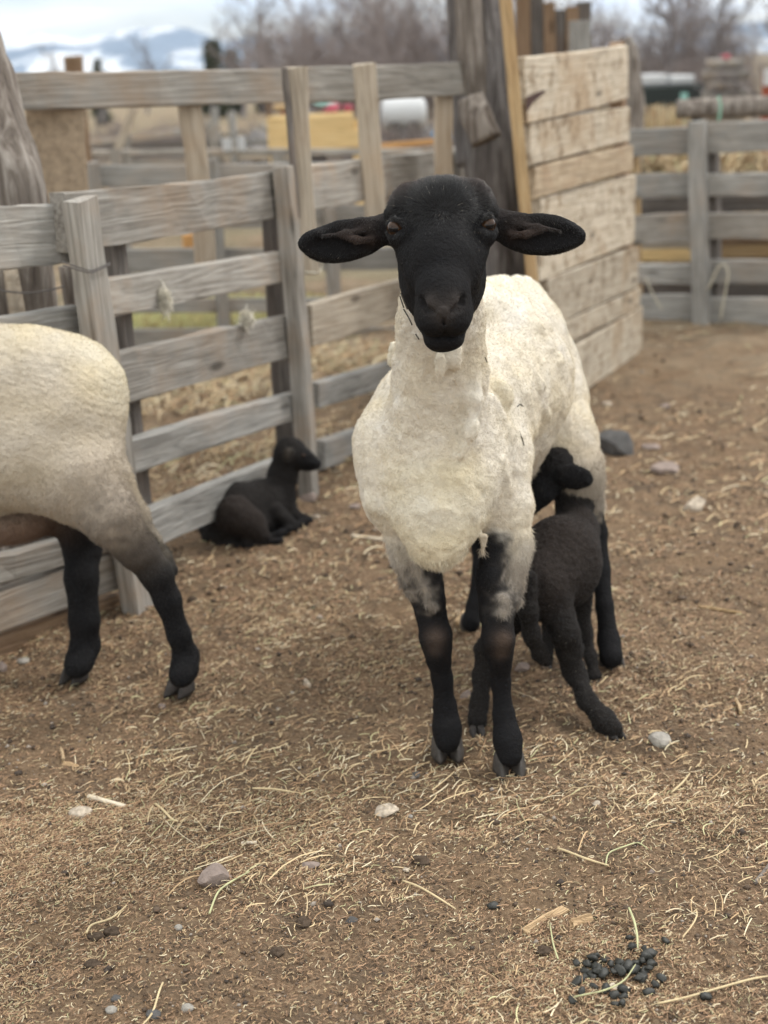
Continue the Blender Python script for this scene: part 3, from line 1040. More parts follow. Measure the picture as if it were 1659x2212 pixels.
stalk([(1420, 2192), (1480, 2180), (1545, 2160), (1630, 2130), (1700, 2112)], 5, M_STRAW1, 'long golden straw stalk crossing the bottom right corner')
stalk([(1205, 1848), (1225, 1862), (1268, 1876), (1315, 1893)], 5, M_STRAW1, 'bent golden straw up from the wood chips')
stalk([(1308, 1890), (1312, 1868), (1345, 1850), (1378, 1838), (1400, 1850)], 3.5, M_STRAW2, 'thin angled straw right of the bent golden straw')
stalk([(870, 1912), (905, 1934), (950, 1955), (985, 1972)], 4.5, M_STRAW1, 'pale stalk pointing to the long wood chip from the left')
stalk([(1450, 1706), (1475, 1690), (1490, 1668)], 5, M_STRAW1, 'curved straw below the pale angular stone')
stalk([(545, 1700), (590, 1704), (655, 1712)], 4, M_STRAW1, 'straight pale straw on open litter left of the ewe')
stalk([(335, 1732), (352, 1752), (372, 1770), (385, 1776)], 5, M_STRAW1, 'slanting straw just right of the peeled white stick')
stalk([(452, 1972), (470, 1930), (500, 1905), (540, 1890)], 4.5, M_STRAW2, 'greenish straw below the flat pinkish grey stone')
stalk([(186, 2010), (195, 1992), (240, 1980), (275, 1960)], 5, M_STRAW1, 'kinked straw beside the dark clods at lower left')
stalk([(352, 2125), (345, 2150), (330, 2190), (300, 2230)], 4.5, M_STRAW1, 'bowed straw standing at the bottom left')
stalk([(1206, 2090), (1195, 2060), (1188, 2020)], 3.5, M_STRAW2, 'thin upright straw between the wood chips and the small brown clod')
stalk([(1240, 2190), (1310, 2180), (1350, 2150), (1372, 2120)], 4, M_STRAW2, 'forked pale straw lying over the lower droppings', 0.016)
stalk([(1358, 1996), (1370, 2020), (1376, 2055), (1377, 2085)], 5, M_STRAW2, 'greenish stalk standing among the upper droppings', 0.015)

# ------------------------------------------------------------------ sheep droppings
M_DUNG = plain('fresh_black_dropping', (0.024, 0.024, 0.020), 0.55, 0.45, 0.5, 160, 0.5, 0.001)
pel = [(965, 600), (1000, 760), (1155, 790), (1250, 850), (1460, 690), (230, 965), (375, 980), (440, 910), (595, 930), (500, 905), (645, 1065), (820, 950), (890, 1010), (1060, 950), (1140, 940), (1260, 965),
       (340, 1060), (440, 1130), (530, 1110), (1020, 1050), (1000, 1105), (1160, 1060), (1230, 1050), (1130, 1160), (330, 1150), (930, 1030), (700, 960), (520, 1030), (740, 1090), (830, 1080), (1080, 1200),
       (630, 1350), (890, 1310), (870, 1420), (760, 1400), (300, 1400), (180, 1490), (760, 1530), (860, 1550), (1220, 1350), (1310, 1230), (1400, 1150), (470, 1340), (1190, 900), (590, 1130), (250, 1260)]
pmesh = []
for k in range(4):
    o = blob('dung_pellet', (0, 0, 0), (0.0080, 0.0072, 0.0068), M_DUNG, 200 + k, 0.16, 7, 0, 2)
    for p_ in o.data.polygons:
        p_.use_smooth = True
    pmesh.append(o.data)
    bpy.data.objects.remove(o)
placed = []
for k, (zx, zy) in enumerate(pel):
    u = (1400 + zx * 300 / 1659) / 1.15735
    v = (2250 + zy * 300 / 1659) / 1.15735
    g = G(u, v + 4)
    s = random.choice((0.72, 0.85, 0.95, 1.05, 1.18))
    z = float(gz(g[0], g[1])) + 0.0045
    for q in placed:
        if math.hypot(q[0] - g[0], q[1] - g[1]) < 0.010:
            z += 0.0045
            break
    placed.append(g)
    o = link('dung_pellet', pmesh[k % 4], None, (g[0], g[1], z))
    o.scale = (s * random.uniform(0.9, 1.25), s, s * random.uniform(0.85, 1.05))
    o.rotation_euler = (random.uniform(-0.5, 0.5), random.uniform(-0.5, 0.5), random.uniform(0, 6.28))
    tag(o, 'glossy black sheep dropping in the heap at the lower right', 'dropping', 'black sheep droppings in one heap')
for k, (u, v, lab) in enumerate(((1523, 2170, 'lone black dropping right of the heap near the bottom straw'), (1065, 1925 + 40, 'lone dark dropping left of the long wood chip'))):
    g = G(u, v)
    o = link('dung_pellet', pmesh[k], None, (g[0], g[1], float(gz(g[0], g[1])) + 0.005))
    o.scale = (1.2, 1.2, 1.1)
    tag(o, lab, 'dropping')


# ------------------------------------------------------------------ straw, hay and chaff on the ground
def ribbons(P0, ang, L, W, bend, lift, tilt, col, nseg=3):
    """many narrow bent blades lying on the ground"""
    n = len(P0)
    d = np.stack([np.cos(ang), np.sin(ang)], -1)
    pn = np.stack([-d[:, 1], d[:, 0]], -1)
    ts = np.linspace(-0.5, 0.5, nseg + 1)
    V = np.zeros((n, (nseg + 1) * 2, 3))
    for i, t in enumerate(ts):
        along = d * (t * L)[:, None] + pn * (bend * L * (t * t * 4 - 1) * 0.5)[:, None]
        c = np.zeros((n, 3))
        c[:, :2] = P0[:, :2] + along
        c[:, 2] = P0[:, 2] + lift * (1 - 4 * t * t) + tilt * (t + 0.5) * L
        wv = np.zeros((n, 3))
        wv[:, :2] = pn * (W / 2)[:, None]
        V[:, 2 * i] = c - wv
        V[:, 2 * i + 1] = c + wv
        V[:, 2 * i + 1, 2] += W * 0.35
    m = (nseg + 1) * 2
    base = (np.arange(n) * m)[:, None]
    q = np.array([[2 * i, 2 * i + 2, 2 * i + 3, 2 * i + 1] for i in range(nseg)]).ravel()
    F = (base + q[None, :]).reshape(-1, 4)
    C = np.repeat(col, m, axis=0)
    return V.reshape(-1, 3), F, C


def scatter_view(n, v0, v1, power=1.0, u0=-80, u1=1740):
    """points on the ground, spread over the part of the pen in view"""
    u = rng.uniform(u0, u1, n)
    v = v0 + (v1 - v0) * rng.random(n) ** power
    d = ((u - 829.5) / FD)[:, None] * R_ - ((v - 1106) / FD)[:, None] * U_ + F_
    t = -CAM_H / d[:, 2]
    p = C0 + d * t[:, None]
    return p


def straw_cols(n, bright=1.0):
    base = np.array([[0.54, 0.42, 0.25], [0.46, 0.32, 0.18], [0.64, 0.55, 0.38], [0.32, 0.20, 0.11], [0.46, 0.43, 0.24]])
    c = base[rng.choice(5, n, p=[0.3, 0.25, 0.2, 0.17, 0.08])] * rng.uniform(0.75, 1.1, (n, 1)) * bright
    return c


# clumps: denser where a slow noise is high
def clump(p, thr=-0.2, sc=2.6, seed=77):
    q = np.stack([p[:, 0] * sc, p[:, 1] * sc, p[:, 0] * 0], -1)
    return fbm(q, 3, seed) + rng.normal(0, 0.25, len(p)) > thr


def scatter_box(n, x0, x1, y0, y1):
    return np.column_stack([rng.uniform(x0, x1, n), rng.uniform(y0, y1, n), np.zeros(n)])


parts = []
# fine chaff
for (n, y0, y1, Lm, Wm) in ((150000, 1.30, 2.15, 0.0065, 0.0009), (80000, 2.05, 3.1, 0.0085, 0.0012), (36000, 3.0, 4.6, 0.013, 0.002)):
    p = scatter_box(n, -y1 * 0.36, y1 * 0.36, y0, y1)
    keep = rng.random(n) < np.clip(0.62 + 0.75 * fbm(np.column_stack([p[:, 0] * 4.5, p[:, 1] * 4.5, p[:, 0] * 0]), 3, 123), 0.22, 1.0)
    p = p[keep]
    n_ = len(p)
    p[:, 2] = gz(p[:, 0], p[:, 1]) + rng.uniform(0.0005, 0.0045, n_)
    L = Lm * rng.lognormal(0, 0.45, n_)
    W = Wm * rng.uniform(0.6, 1.5, n_)
    brn = rng.random(n_)[:, None]
    dark = np.array([[0.22, 0.137, 0.082]])
    c = straw_cols(n_) * 0.95
    c = np.where(brn < 0.58, dark * rng.uniform(0.6, 1.9, (n_, 1)), c)
    parts.append(ribbons(p, rng.uniform(0, math.pi, n_), L, W, rng.normal(0, 0.35, n_), L * rng.uniform(0, 0.12, n_), rng.normal(0, 0.12, n_), c, 2))


def join(parts):
    Vs, Fs, Cs, k = [], [], [], 0
    for V, F, C in parts:
        Vs.append(V)
        Fs.append(F + k)
        Cs.append(C)
        k += len(V)
    return np.concatenate(Vs), np.concatenate(Fs), np.concatenate(Cs)


V, F, C = join(parts)
ch = link('chaff', mesh_np('chaff', V, F, False, C, M_LITTER))
ch['kind'] = 'stuff'
ch['label'] = 'fine brown and straw coloured chaff trodden into the pen floor'

parts = []
for (n, y0, y1, Lm, Wm, thr) in ((7500, 1.30, 2.3, 0.014, 0.0012, 0.0), (1500, 1.30, 2.3, 0.032, 0.0014, 0.25), (420, 1.30, 2.3, 0.055, 0.0015, 0.0), (4200, 2.2, 3.4, 0.020, 0.0015, 0.0), (9000, 3.3, 6.8, 0.035, 0.003, -0.05)):
    p = scatter_box(n, -y1 * 0.38, y1 * 0.38, y0, y1)
    p = p[clump(p, thr)]
    n_ = len(p)
    p[:, 2] = gz(p[:, 0], p[:, 1]) + rng.uniform(0.002, 0.008, n_)
    L = Lm * rng.lognormal(0, 0.4, n_)
    W = Wm * rng.uniform(0.6, 1.4, n_)
    parts.append(ribbons(p, rng.uniform(0, math.pi, n_), L, W, rng.normal(0, 0.16, n_), L * rng.uniform(0, 0.14, n_), rng.normal(0, 0.10, n_), straw_cols(n_, 1.1), 4))
# straw pile behind the fence
p = scatter_box(9000, -1.3, 0.4, 3.6, 6.0)
side = (p[:, 1] > 3.2 + (p[:, 0] + 0.58) / 0.3686)
p = p[side & clump(p, -0.45, 1.7, 5)]
n_ = len(p)
p[:, 2] = gz(p[:, 0], p[:, 1]) + rng.uniform(0.002, 0.05, n_)
L = 0.07 * rng.lognormal(0, 0.4, n_)
parts.append(ribbons(p, rng.uniform(0, math.pi, n_), L, rng.uniform(0.003, 0.006, n_), rng.normal(0, 0.4, n_), L * 0.2, rng.normal(0, 0.2, n_), straw_cols(n_, 0.85), 3))
V, F, C = join(parts)
st = link('straw', mesh_np('straw', V, F, False, C, M_LITTER))
st['kind'] = 'stuff'
st['label'] = 'loose pale straw and hay stalks strewn over the pen floor'

# small crumbs of dung and earth
def crumbs():
    n = 15000
    p = scatter_view(n, 1300, 2290, 0.8)
    n2_ = 4500
    p = np.vstack([p, scatter_view(n2_, 760, 1300, 0.7)])
    n = len(p)
    r = rng.lognormal(math.log(0.0019), 0.5, n) * np.clip(p[:, 1] / 2.0, 0.8, 2.5)
    r = np.minimum(r, 0.012)
    p[:, 2] = gz(p[:, 0], p[:, 1]) + r * 0.3
    o6 = np.array([[1, 0, 0], [0, 1, 0], [-1, 0, 0], [0, -1, 0], [0, 0, 1], [0, 0, -1]], float)
    jit = rng.uniform(0.6, 1.25, (n, 6, 1))
    an = rng.uniform(0, 6.28, n)
    ca, sa = np.cos(an), np.sin(an)
    R = np.zeros((n, 3, 3))
    R[:, 0, 0], R[:, 0, 1], R[:, 1, 0], R[:, 1, 1], R[:, 2, 2] = ca, -sa, sa, ca, 0.7
    V = np.einsum('nij,nkj->nki', R, o6[None] * jit) * r[:, None, None] + p[:, None, :]
    f = np.array([[0, 1, 4], [1, 2, 4], [2, 3, 4], [3, 0, 4], [1, 0, 5], [2, 1, 5], [3, 2, 5], [0, 3, 5]])
    F = (np.arange(n)[:, None, None] * 6 + f[None]).reshape(-1, 3)
    base = np.array([[0.09, 0.062, 0.042], [0.14, 0.10, 0.07], [0.06, 0.045, 0.035], [0.30, 0.26, 0.22], [0.2, 0.13, 0.08]])
    c = base[rng.choice(5, n, p=[0.36, 0.26, 0.2, 0.06, 0.12])] * rng.uniform(0.8, 1.2, (n, 1))
    return V.reshape(-1, 3), F, np.repeat(c, 6, 0)


V, F, C = crumbs()
cb = link('dirt_crumbs', mesh_np('dirt_crumbs', V, F, True, C, M_LITTER))
cb['kind'] = 'stuff'
cb['label'] = 'small dark crumbs of dung and earth on the pen floor'

#ANIMALS_BEGIN
# ================================================================== animals: one smooth skin grown from a skeleton of tapered limbs
BLK = (0.0085, 0.0082, 0.009)
BRB = (0.026, 0.017, 0.014)
WOOL = (0.67, 0.62, 0.535)
WOOLW = (0.72, 0.675, 0.59)
WOOLY = (0.655, 0.60, 0.485)
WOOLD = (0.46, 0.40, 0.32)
GREYW = (0.34, 0.30, 0.255)
PINK = (0.30, 0.20, 0.15)


def snapped_pre(body, pts):
    return [(u, v, snap(body, u, v) + 0.002, r) for (u, v, r) in pts]


class Body:
    def __init__(s):
        s.pr = []          # (kind, data, k, colour or None, weight radius)

    def ball(s, u, v, Y, r, col, k=0.03):
        c, t = Pd(u, v, Y)
        s.pr.append(('c', (c, r * t / FD, c, r * t / FD), k, col))
        return s

    def limb(s, pts, col, k=0.02, cols=None):
        q = []
        for (u, v, Y, r) in pts:
            c, t = Pd(u, v, Y)
            q.append((c, r * t / FD))
        for i in range(len(q) - 1):
            cc = cols[i] if cols else col
            s.pr.append(('c', (q[i][0], q[i][1], q[i + 1][0], q[i + 1][1]), k, cc))
        return s

    def ell(s, u, v, Y, rx, rz, ry, col, k=0.02, roll=0.0, yaw=0.0, pitch=0.0):
        """rx, rz in picture units, ry in metres; roll turns it in the picture plane"""
        c, t = Pd(u, v, Y)
        m = Matrix.Rotation(roll - ROLL, 3, 'Y') @ Matrix.Rotation(yaw, 3, 'Z') @ Matrix.Rotation(pitch, 3, 'X')
        s.pr.append(('e', (c, np.array([rx * t / FD, ry, rz * t / FD]), np.array(m)), k, col))
        return s

    def cut(s, pts, k=0.006):
        q = []
        for (u, v, Y, r) in pts:
            c, t = Pd(u, v, Y)
            q.append((c, r * t / FD))
        for i in range(len(q) - 1):
            s.pr.append(('x', (q[i][0], q[i][1], q[i + 1][0], q[i + 1][1]), k, None))
        return s

    def cutell(s, *a, **kw):
        s.ell(*a, col=None, **kw)
        kd, d, k, c = s.pr.pop()
        s.pr.append(('y', d, k, None))
        return s


def sd(kind, d, p):
    if kind in ('c', 'x'):
        a, ra, b, rb = d
        ab = b - a
        L2 = float(ab @ ab)
        if L2 < 1e-12:
            return np.sqrt(((p - a) ** 2).sum(-1)) - ra
        t = np.clip(((p - a) @ ab) / L2, 0, 1)
        return np.sqrt(((p - a - t[..., None] * ab) ** 2).sum(-1)) - (ra + (rb - ra) * t)
    c, r, m = d
    q = (p - c) @ m
    k0 = np.sqrt(((q / r) ** 2).sum(-1))
    k1 = np.sqrt(((q / (r * r)) ** 2).sum(-1)) + 1e-9
    return k0 * (k0 - 1) / k1


def bbox(kind, d):
    if kind in ('c', 'x'):
        a, ra, b, rb = d
        r = max(ra, rb)
        return np.minimum(a, b) - r, np.maximum(a, b) + r
    c, r, m = d
    e = np.sqrt((m ** 2) @ (r ** 2))
    return c - e, c + e


def field(body, lo, hi, h):
    n = np.ceil((hi - lo) / h).astype(int) + 1
    f = np.full(n, 0.06, dtype=np.float32)
    ax = [lo[i] + np.arange(n[i]) * h for i in range(3)]
    for kind, d, k, col in body.pr:
        pad = k + 3 * h
        b0, b1 = bbox(kind, d)
        i0 = np.maximum(np.floor((b0 - pad - lo) / h).astype(int), 0)
        i1 = np.minimum(np.ceil((b1 + pad - lo) / h).astype(int) + 1, n)
        if (i1 <= i0).any():
            continue
        g = np.stack(np.meshgrid(ax[0][i0[0]:i1[0]], ax[1][i0[1]:i1[1]], ax[2][i0[2]:i1[2]], indexing='ij'), -1)
        v = sd(kind, d, g)
        sl = f[i0[0]:i1[0], i0[1]:i1[1], i0[2]:i1[2]]
        if kind in 'ce':
            hh = np.maximum(k - np.abs(sl - v), 0) / k
            sl[...] = np.minimum(sl, v) - hh * hh * k / 4
        else:
            v = -v
            hh = np.maximum(k - np.abs(sl - v), 0) / k
            sl[...] = np.maximum(sl, v) + hh * hh * k / 4
    return f


def surface_nets(f, lo, h):
    s = f < 0
    c = s[:-1, :-1, :-1]
    allc, anyc = c.copy(), c.copy()
    for dx in (0, 1):
        for dy in (0, 1):
            for dz in (0, 1):
                q = s[dx:f.shape[0] - 1 + dx, dy:f.shape[1] - 1 + dy, dz:f.shape[2] - 1 + dz]
                allc &= q
                anyc |= q
    mixed = anyc & ~allc
    I = np.argwhere(mixed)
    idx = np.full(mixed.shape, -1, dtype=np.int64)
    idx[mixed] = np.arange(len(I))
    acc = np.zeros((len(I), 3))
    cnt = np.zeros(len(I))
    corners = [(a, b, c_) for a in (0, 1) for b in (0, 1) for c_ in (0, 1)]
    for a in corners:
        for axx in range(3):
            if a[axx] == 0:
                b = list(a)
                b[axx] = 1
                fa = f[I[:, 0] + a[0], I[:, 1] + a[1], I[:, 2] + a[2]]
                fb = f[I[:, 0] + b[0], I[:, 1] + b[1], I[:, 2] + b[2]]
                m = (fa < 0) != (fb < 0)
                t = fa[m] / (fa[m] - fb[m])
                pos = np.tile(np.array(a, float), (m.sum(), 1))
                pos[:, axx] += t
                acc[m] += pos
                cnt[m] += 1
    V = lo + (I + acc / cnt[:, None]) * h
    Fs = []
    for axx in range(3):
        o1, o2 = [(1, 2), (2, 0), (0, 1)][axx]
        a = np.moveaxis(s, (axx, o1, o2), (0, 1, 2))
        ix = np.moveaxis(idx, (axx, o1, o2), (0, 1, 2))
        d = a[:-1, 1:-1, 1:-1] != a[1:, 1:-1, 1:-1]
        J = np.argwhere(d)
        i, j, k = J[:, 0], J[:, 1] + 1, J[:, 2] + 1
        q = np.stack([ix[i, j - 1, k - 1], ix[i, j, k - 1], ix[i, j, k], ix[i, j - 1, k]], -1)
        inside = a[i, j, k]
        q[~inside] = q[~inside][:, ::-1]
        Fs.append(q)
    F = np.concatenate(Fs)
    F = F[(F >= 0).all(1)]
    return V, F


def extent(body, m=0.02):
    lo = np.full(3, 1e9)
    hi = -lo
    for kind, d, k, col in body.pr:
        if kind in 'ce':
            a, b = bbox(kind, d)
            lo, hi = np.minimum(lo, a), np.maximum(hi, b)
    return lo - m, hi + m


def colours(body, V, tau=0.010, jit=0.007, jscale=60):
    W = np.zeros(len(V))
    C = np.zeros((len(V), 3))
    j1 = fbm(V * jscale, 2, 3) * jit
    best = np.full(len(V), 1e9)
    D = []
    for kind, d, k, col in body.pr:
        if kind in 'ce':
            x = sd(kind, d, V)
            D.append((x, col))
            best = np.minimum(best, x)
    for x, col in D:
        c = np.array(col)
        lumc = c.mean()
        w = np.exp(-np.clip((x - best + (j1 if lumc > 0.2 else -j1)), -0.05, 0.3) / tau)
        W += w
        C += w[:, None] * c
    return C / W[:, None]


def normals(V, F):
    n = np.zeros_like(V)
    a = V[F[:, 2]] - V[F[:, 0]]
    b = V[F[:, 3]] - V[F[:, 1]]
    fn = np.cross(a, b)
    for k in range(4):
        np.add.at(n, F[:, k], fn)
    return n / (np.linalg.norm(n, axis=1)[:, None] + 1e-12)


def strands(name, V, F, cols, nrm, n, parent, comb, length, radius, curl=0.25, mask=None, npts=4, mat=None, colj=0.15, stand=0.5, pale=0.0):
    """short hairs rooted on the skin; comb(p, nrm) gives the lie of the coat"""
    r = np.random.default_rng(len(name) + n)
    A = V[F[:, 0]]
    ar = 0.5 * np.linalg.norm(np.cross(V[F[:, 2]] - A, V[F[:, 3]] - V[F[:, 1]]), axis=1)
    if mask is not None:
        ar = ar * mask(V[F].mean(1), cols[F].mean(1))
    cdf = np.cumsum(ar)
    fi = np.searchsorted(cdf, r.random(n) * cdf[-1])
    fi = np.minimum(fi, len(F) - 1)
    a, b = r.random((n, 1)), r.random((n, 1))
    q = F[fi]
    def bil(X):
        return (X[q[:, 0]] * (1 - a) + X[q[:, 1]] * a) * (1 - b) + (X[q[:, 3]] * (1 - a) + X[q[:, 2]] * a) * b
    p, nn, cc = bil(V), bil(nrm), bil(cols)
    nn /= np.linalg.norm(nn, axis=1)[:, None] + 1e-9
    lum = cc.mean(1)
    L = length(p, lum)[:, None] * r.uniform(0.6, 1.25, (n, 1))
    cd = comb(p, nn)
    cd = cd - nn * (cd * nn).sum(1)[:, None]
    cd /= np.linalg.norm(cd, axis=1)[:, None] + 1e-6
    st_ = stand(p, lum) if callable(stand) else np.full(n, stand)
    d0 = nn * st_[:, None] + cd * (1 - st_)[:, None] + r.normal(0, curl, (n, 3)) * 0.6
    d0 /= np.linalg.norm(d0, axis=1)[:, None]
    pts = np.zeros((n, npts, 3))
    cur = p - nn * 0.0008
    d = d0
    for k in range(npts):
        pts[:, k] = cur
        cur = cur + d * L / (npts - 1)
        d = d * 0.8 + cd * 0.25 + r.normal(0, curl, (n, 3)) * 0.7
        d /= np.linalg.norm(d, axis=1)[:, None]
    pts -= np.array(parent.location)
    hc = bpy.data.hair_curves.new(name)
    hc.add_curves([npts] * n)
    hc.attributes['position'].data.foreach_set('vector', pts.astype(np.float32).ravel()) if 'position' in hc.attributes else None
    ra = hc.attributes.get('radius') or hc.attributes.new('radius', 'FLOAT', 'POINT')
    rad = np.tile(np.linspace(1.0, 0.25, npts), (n, 1)) * (radius(p, lum)[:, None] if callable(radius) else radius)
    ra.data.foreach_set('value', rad.astype(np.float32).ravel())
    ca = hc.attributes.new('col', 'FLOAT_COLOR', 'CURVE')
    c4 = np.ones((n, 4), dtype=np.float32)
    c4[:, :3] = cc * r.uniform(1 - colj, 1 + colj, (n, 1))
    if pale:
        pm = r.random(n) < pale
        c4[pm, :3] = np.array([0.34, 0.30, 0.25]) * r.uniform(0.4, 1.1, (int(pm.sum()), 1))
    ca.data.foreach_set('color', c4.ravel())
    hc.materials.append(mat or M_HAIR)
    o = bpy.data.objects.new(name, hc)
    COL.objects.link(o)
    o.parent = parent
    return o


def skin(body, h, root, disp=None, name='body', regions=None, col_fix=None, tau=0.010):
    """regions: list of (lo, hi, h) finer boxes; the rest is meshed at h"""
    lo, hi = extent(body)
    Vs, Fs, k = [], [], 0
    boxes = regions or []
    f = field(body, lo, hi, h)
    V, F = surface_nets(f, lo, h)
    del f
    if boxes:
        cen = V[F].mean(1)
        keep = np.ones(len(F), bool)
        for (a, b, hh) in boxes:
            keep &= ~((cen > a + 0.006) & (cen < b - 0.006)).all(1)
        F = F[keep]
    Vs.append(V); Fs.append(F); k = len(V)
    for (a, b, hh) in boxes:
        a, b = np.array(a), np.array(b)
        f = field(body, a, b, hh)
        V2, F2 = surface_nets(f, a, hh)
        Vs.append(V2); Fs.append(F2 + k); k += len(V2)
    V = np.concatenate(Vs)
    F = np.concatenate(Fs)
    used = np.zeros(len(V), bool)
    used[F.ravel()] = True
    remap = np.cumsum(used) - 1
    V, F = V[used], remap[F]
    N = normals(V, F)
    C = colours(body, V, tau)
    if disp:
        V = V + N * disp(V, C, N)[:, None]
        N = normals(V, F)
    if col_fix:
        C = col_fix(V, C, N)
    me = mesh_np(name, V - np.array(root.location), F, True, C, M_COAT)
    return link(name, me, root), V, F, C, N


def claw_mesh(name, L, W, H, mat, seed=0):
    """one half of a cloven hoof, toe towards -Y"""
    n = 10
    prof = []
    V, F = [], []
    levels = [(0.0, 1.0, 1.0), (0.25, 0.98, 0.96), (0.55, 0.90, 0.84), (0.85, 0.80, 0.70), (1.0, 0.62, 0.5)]
    for (z, sx, sy) in levels:
        for k in range(n * 2):
            a = 2 * math.pi * k / (n * 2)
            x = math.cos(a)
            y = math.sin(a)
            toe = 1.0 if y > 0 else 1.0 + 0.25 * (-y)
            wx = W / 2 * x * (1 - 0.38 * max(0, -y) ** 1.5) * sx
            yy = L / 2 * y * toe * sy + (z * 0.25 * L if True else 0) * 0.5
            V.append((wx, yy, z * H))
    m = n * 2
    for i in range(len(levels) - 1):
        for k in range(m):
            a, b = i * m + k, i * m + (k + 1) % m
            F.append((a, b, b + m, a + m))
    faces = F + [tuple(range(m - 1, -1, -1)), tuple(range((len(levels) - 1) * m, len(levels) * m))]
    me = bpy.data.meshes.new(name)
    me.from_pydata(V, [], faces)
    for p_ in me.polygons:
        p_.use_smooth = len(p_.vertices) == 4
    me.materials.append(mat)
    return me


M_HORN = plain('grey_horn', (0.048, 0.042, 0.037), 0.6, 0.35, 0.4, 70, 0.4, 0.001)
M_HORND = plain('dark_horn', (0.035, 0.030, 0.027), 0.65, 0.35, 0.35, 70, 0.4, 0.001)


def hoof(root, u, v, wpx, rz, mat, hgt=1.0, spread=1.0):
    g = G(u, v)
    w = wpx * np.dot(g - C0, F_) / FD
    me = claw_mesh('claw', w * 1.05, w * 0.52, w * 0.56 * hgt, mat)
    for sx in (-1, 1):
        o = link('claw', me, root)
        off = np.array([math.cos(rz), math.sin(rz), 0]) * sx * w * 0.245 * spread
        o.location = g + off + np.array([0, 0.004, -0.002]) - np.array(root.location)
        o.rotation_euler = (0, 0, rz + sx * 0.05)
    return g


def eyeball(root, c, r, mat_i, look=(0, -1, 0), name='eye'):
    n = 16
    th = np.linspace(0, math.pi, n + 1)
    V, F = [], []
    m = 24
    for t in th:
        for k in range(m):
            a = 2 * math.pi * k / m
            V.append((math.sin(t) * math.cos(a) * r, math.sin(t) * math.sin(a) * r, math.cos(t) * r))
    for i in range(n):
        for k in range(m):
            a, b = i * m + k, i * m + (k + 1) % m
            F.append((a, a + m, b + m, b))
    me = mesh_np(name, V, F, True, None, mat_i)
    o = link(name, me, root, np.array(c) - np.array(root.location))
    o.rotation_euler = Vector(look).to_track_quat('Z', 'Y').to_euler()
    return o


def eye_mat():
    m, n, b = new_mat('sheep_eye')
    tcn = n.nodes.new('ShaderNodeTexCoord')
    sx = n.nodes.new('ShaderNodeSeparateXYZ')
    n.links.new(tcn.outputs['Generated'], sx.inputs[0])
    iris = ramp(n, sx.outputs['Z'], [(0.70, (0.02, 0.015, 0.013)), (0.76, (0.055, 0.025, 0.010)), (0.90, (0.040, 0.018, 0.007)), (0.97, (0.025, 0.012, 0.006))])
    # broad horizontal pupil
    px = mathn(n, 'ABSOLUTE', mathn(n, 'SUBTRACT', sx.outputs['X'], 0.5))
    py = mathn(n, 'ABSOLUTE', mathn(n, 'SUBTRACT', sx.outputs['Y'], 0.5))
    inx = mathn(n, 'LESS_THAN', px, 0.30)
    iny = mathn(n, 'LESS_THAN', py, 0.12)
    pup = mathn(n, 'MULTIPLY', inx, iny)
    c = mixc(n, pup, iris, (0.004, 0.004, 0.005))
    n.links.new(c, b.inputs['Base Color'])
    b.inputs['Roughness'].default_value = 0.07
    b.inputs['Specular IOR Level'].default_value = 0.30
    return m


M_EYE = eye_mat()
DOWN = np.array([0.0, 0.0, -1.0])


def snap(body, u, v, Ya=1.7, Yb=2.6, n=220):
    """Y at which the line of sight through (u, v) meets the skin"""
    Ys = np.linspace(Ya, Yb, n)
    d = ray(u, v)
    pts = C0 + d[None, :] * (Ys / d[1])[:, None]
    f = np.full(n, 9.0)
    for kind, dd, k, col in body.pr:
        if kind in 'ce':
            x = sd(kind, dd, pts)
            h = np.maximum(k - np.abs(f - x), 0) / k
            f = np.minimum(f, x) - h * h * k / 4
    i = int(np.argmax(f < 0))
    return float(Ys[i]) if f[i] < 0 else float(Ys[np.argmin(f)])


def snapped(body, pts, inset=0.0):
    return [(u, v, snap(body, u, v) + inset, r) for (u, v, r) in pts]


# ---------------------------------------------------------------- the shorn ewe facing us
g0 = G(1030, 1650)
ewe = thing('ewe', (g0[0], g0[1], 0), 'shorn cream ewe with black face facing us, ears out, a lamb suckling behind', 'sheep')
B = Body()
# trunk
B.ball(955, 990, 2.30, 160, WOOL, 0.05)
B.ball(958, 890, 2.34, 128, WOOL, 0.05)
B.limb([(952, 1060, 2.22, 112), (946, 1130, 2.19, 84), (944, 1176, 2.17, 40)], WOOLY, 0.04)
B.limb([(872, 860, 2.36, 58), (846, 960, 2.31, 74), (862, 1062, 2.28, 84)], WOOL, 0.035)
B.limb([(1052, 870, 2.38, 60), (1066, 980, 2.33, 74), (1066, 1080, 2.29, 74)], WOOL, 0.035)
B.limb([(1010, 860, 2.48, 165), (1048, 826, 2.62, 172), (1088, 812, 2.78, 150)], WOOL, 0.06)
B.limb([(1040, 735, 2.60, 118), (1092, 722, 2.80, 106), (1132, 752, 2.93, 98)], WOOLW, 0.05)
B.ball(1146, 830, 2.90, 112, WOOL, 0.05)
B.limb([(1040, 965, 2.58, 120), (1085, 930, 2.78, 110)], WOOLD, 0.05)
# withers and spine ridge
B.limb([(1010, 670, 2.48, 48), (1080, 640, 2.66, 34), (1146, 634, 2.88, 26)], WOOLW, 0.03)
# neck
B.limb([(955, 590, 2.17, 80), (952, 700, 2.19, 84), (950, 800, 2.22, 92), (946, 920, 2.24, 104)], WOOL, 0.04)
# throat wool ridge running down the near side of the neck
B.limb([(1022, 790, 2.175, 4), (1028, 860, 2.16, 11), (1020, 930, 2.152, 10), (998, 985, 2.15, 3)], WOOLW, 0.02)
B.limb([(884, 800, 2.19, 4), (876, 880, 2.19, 10), (880, 960, 2.185, 3)], WOOLW, 0.02)
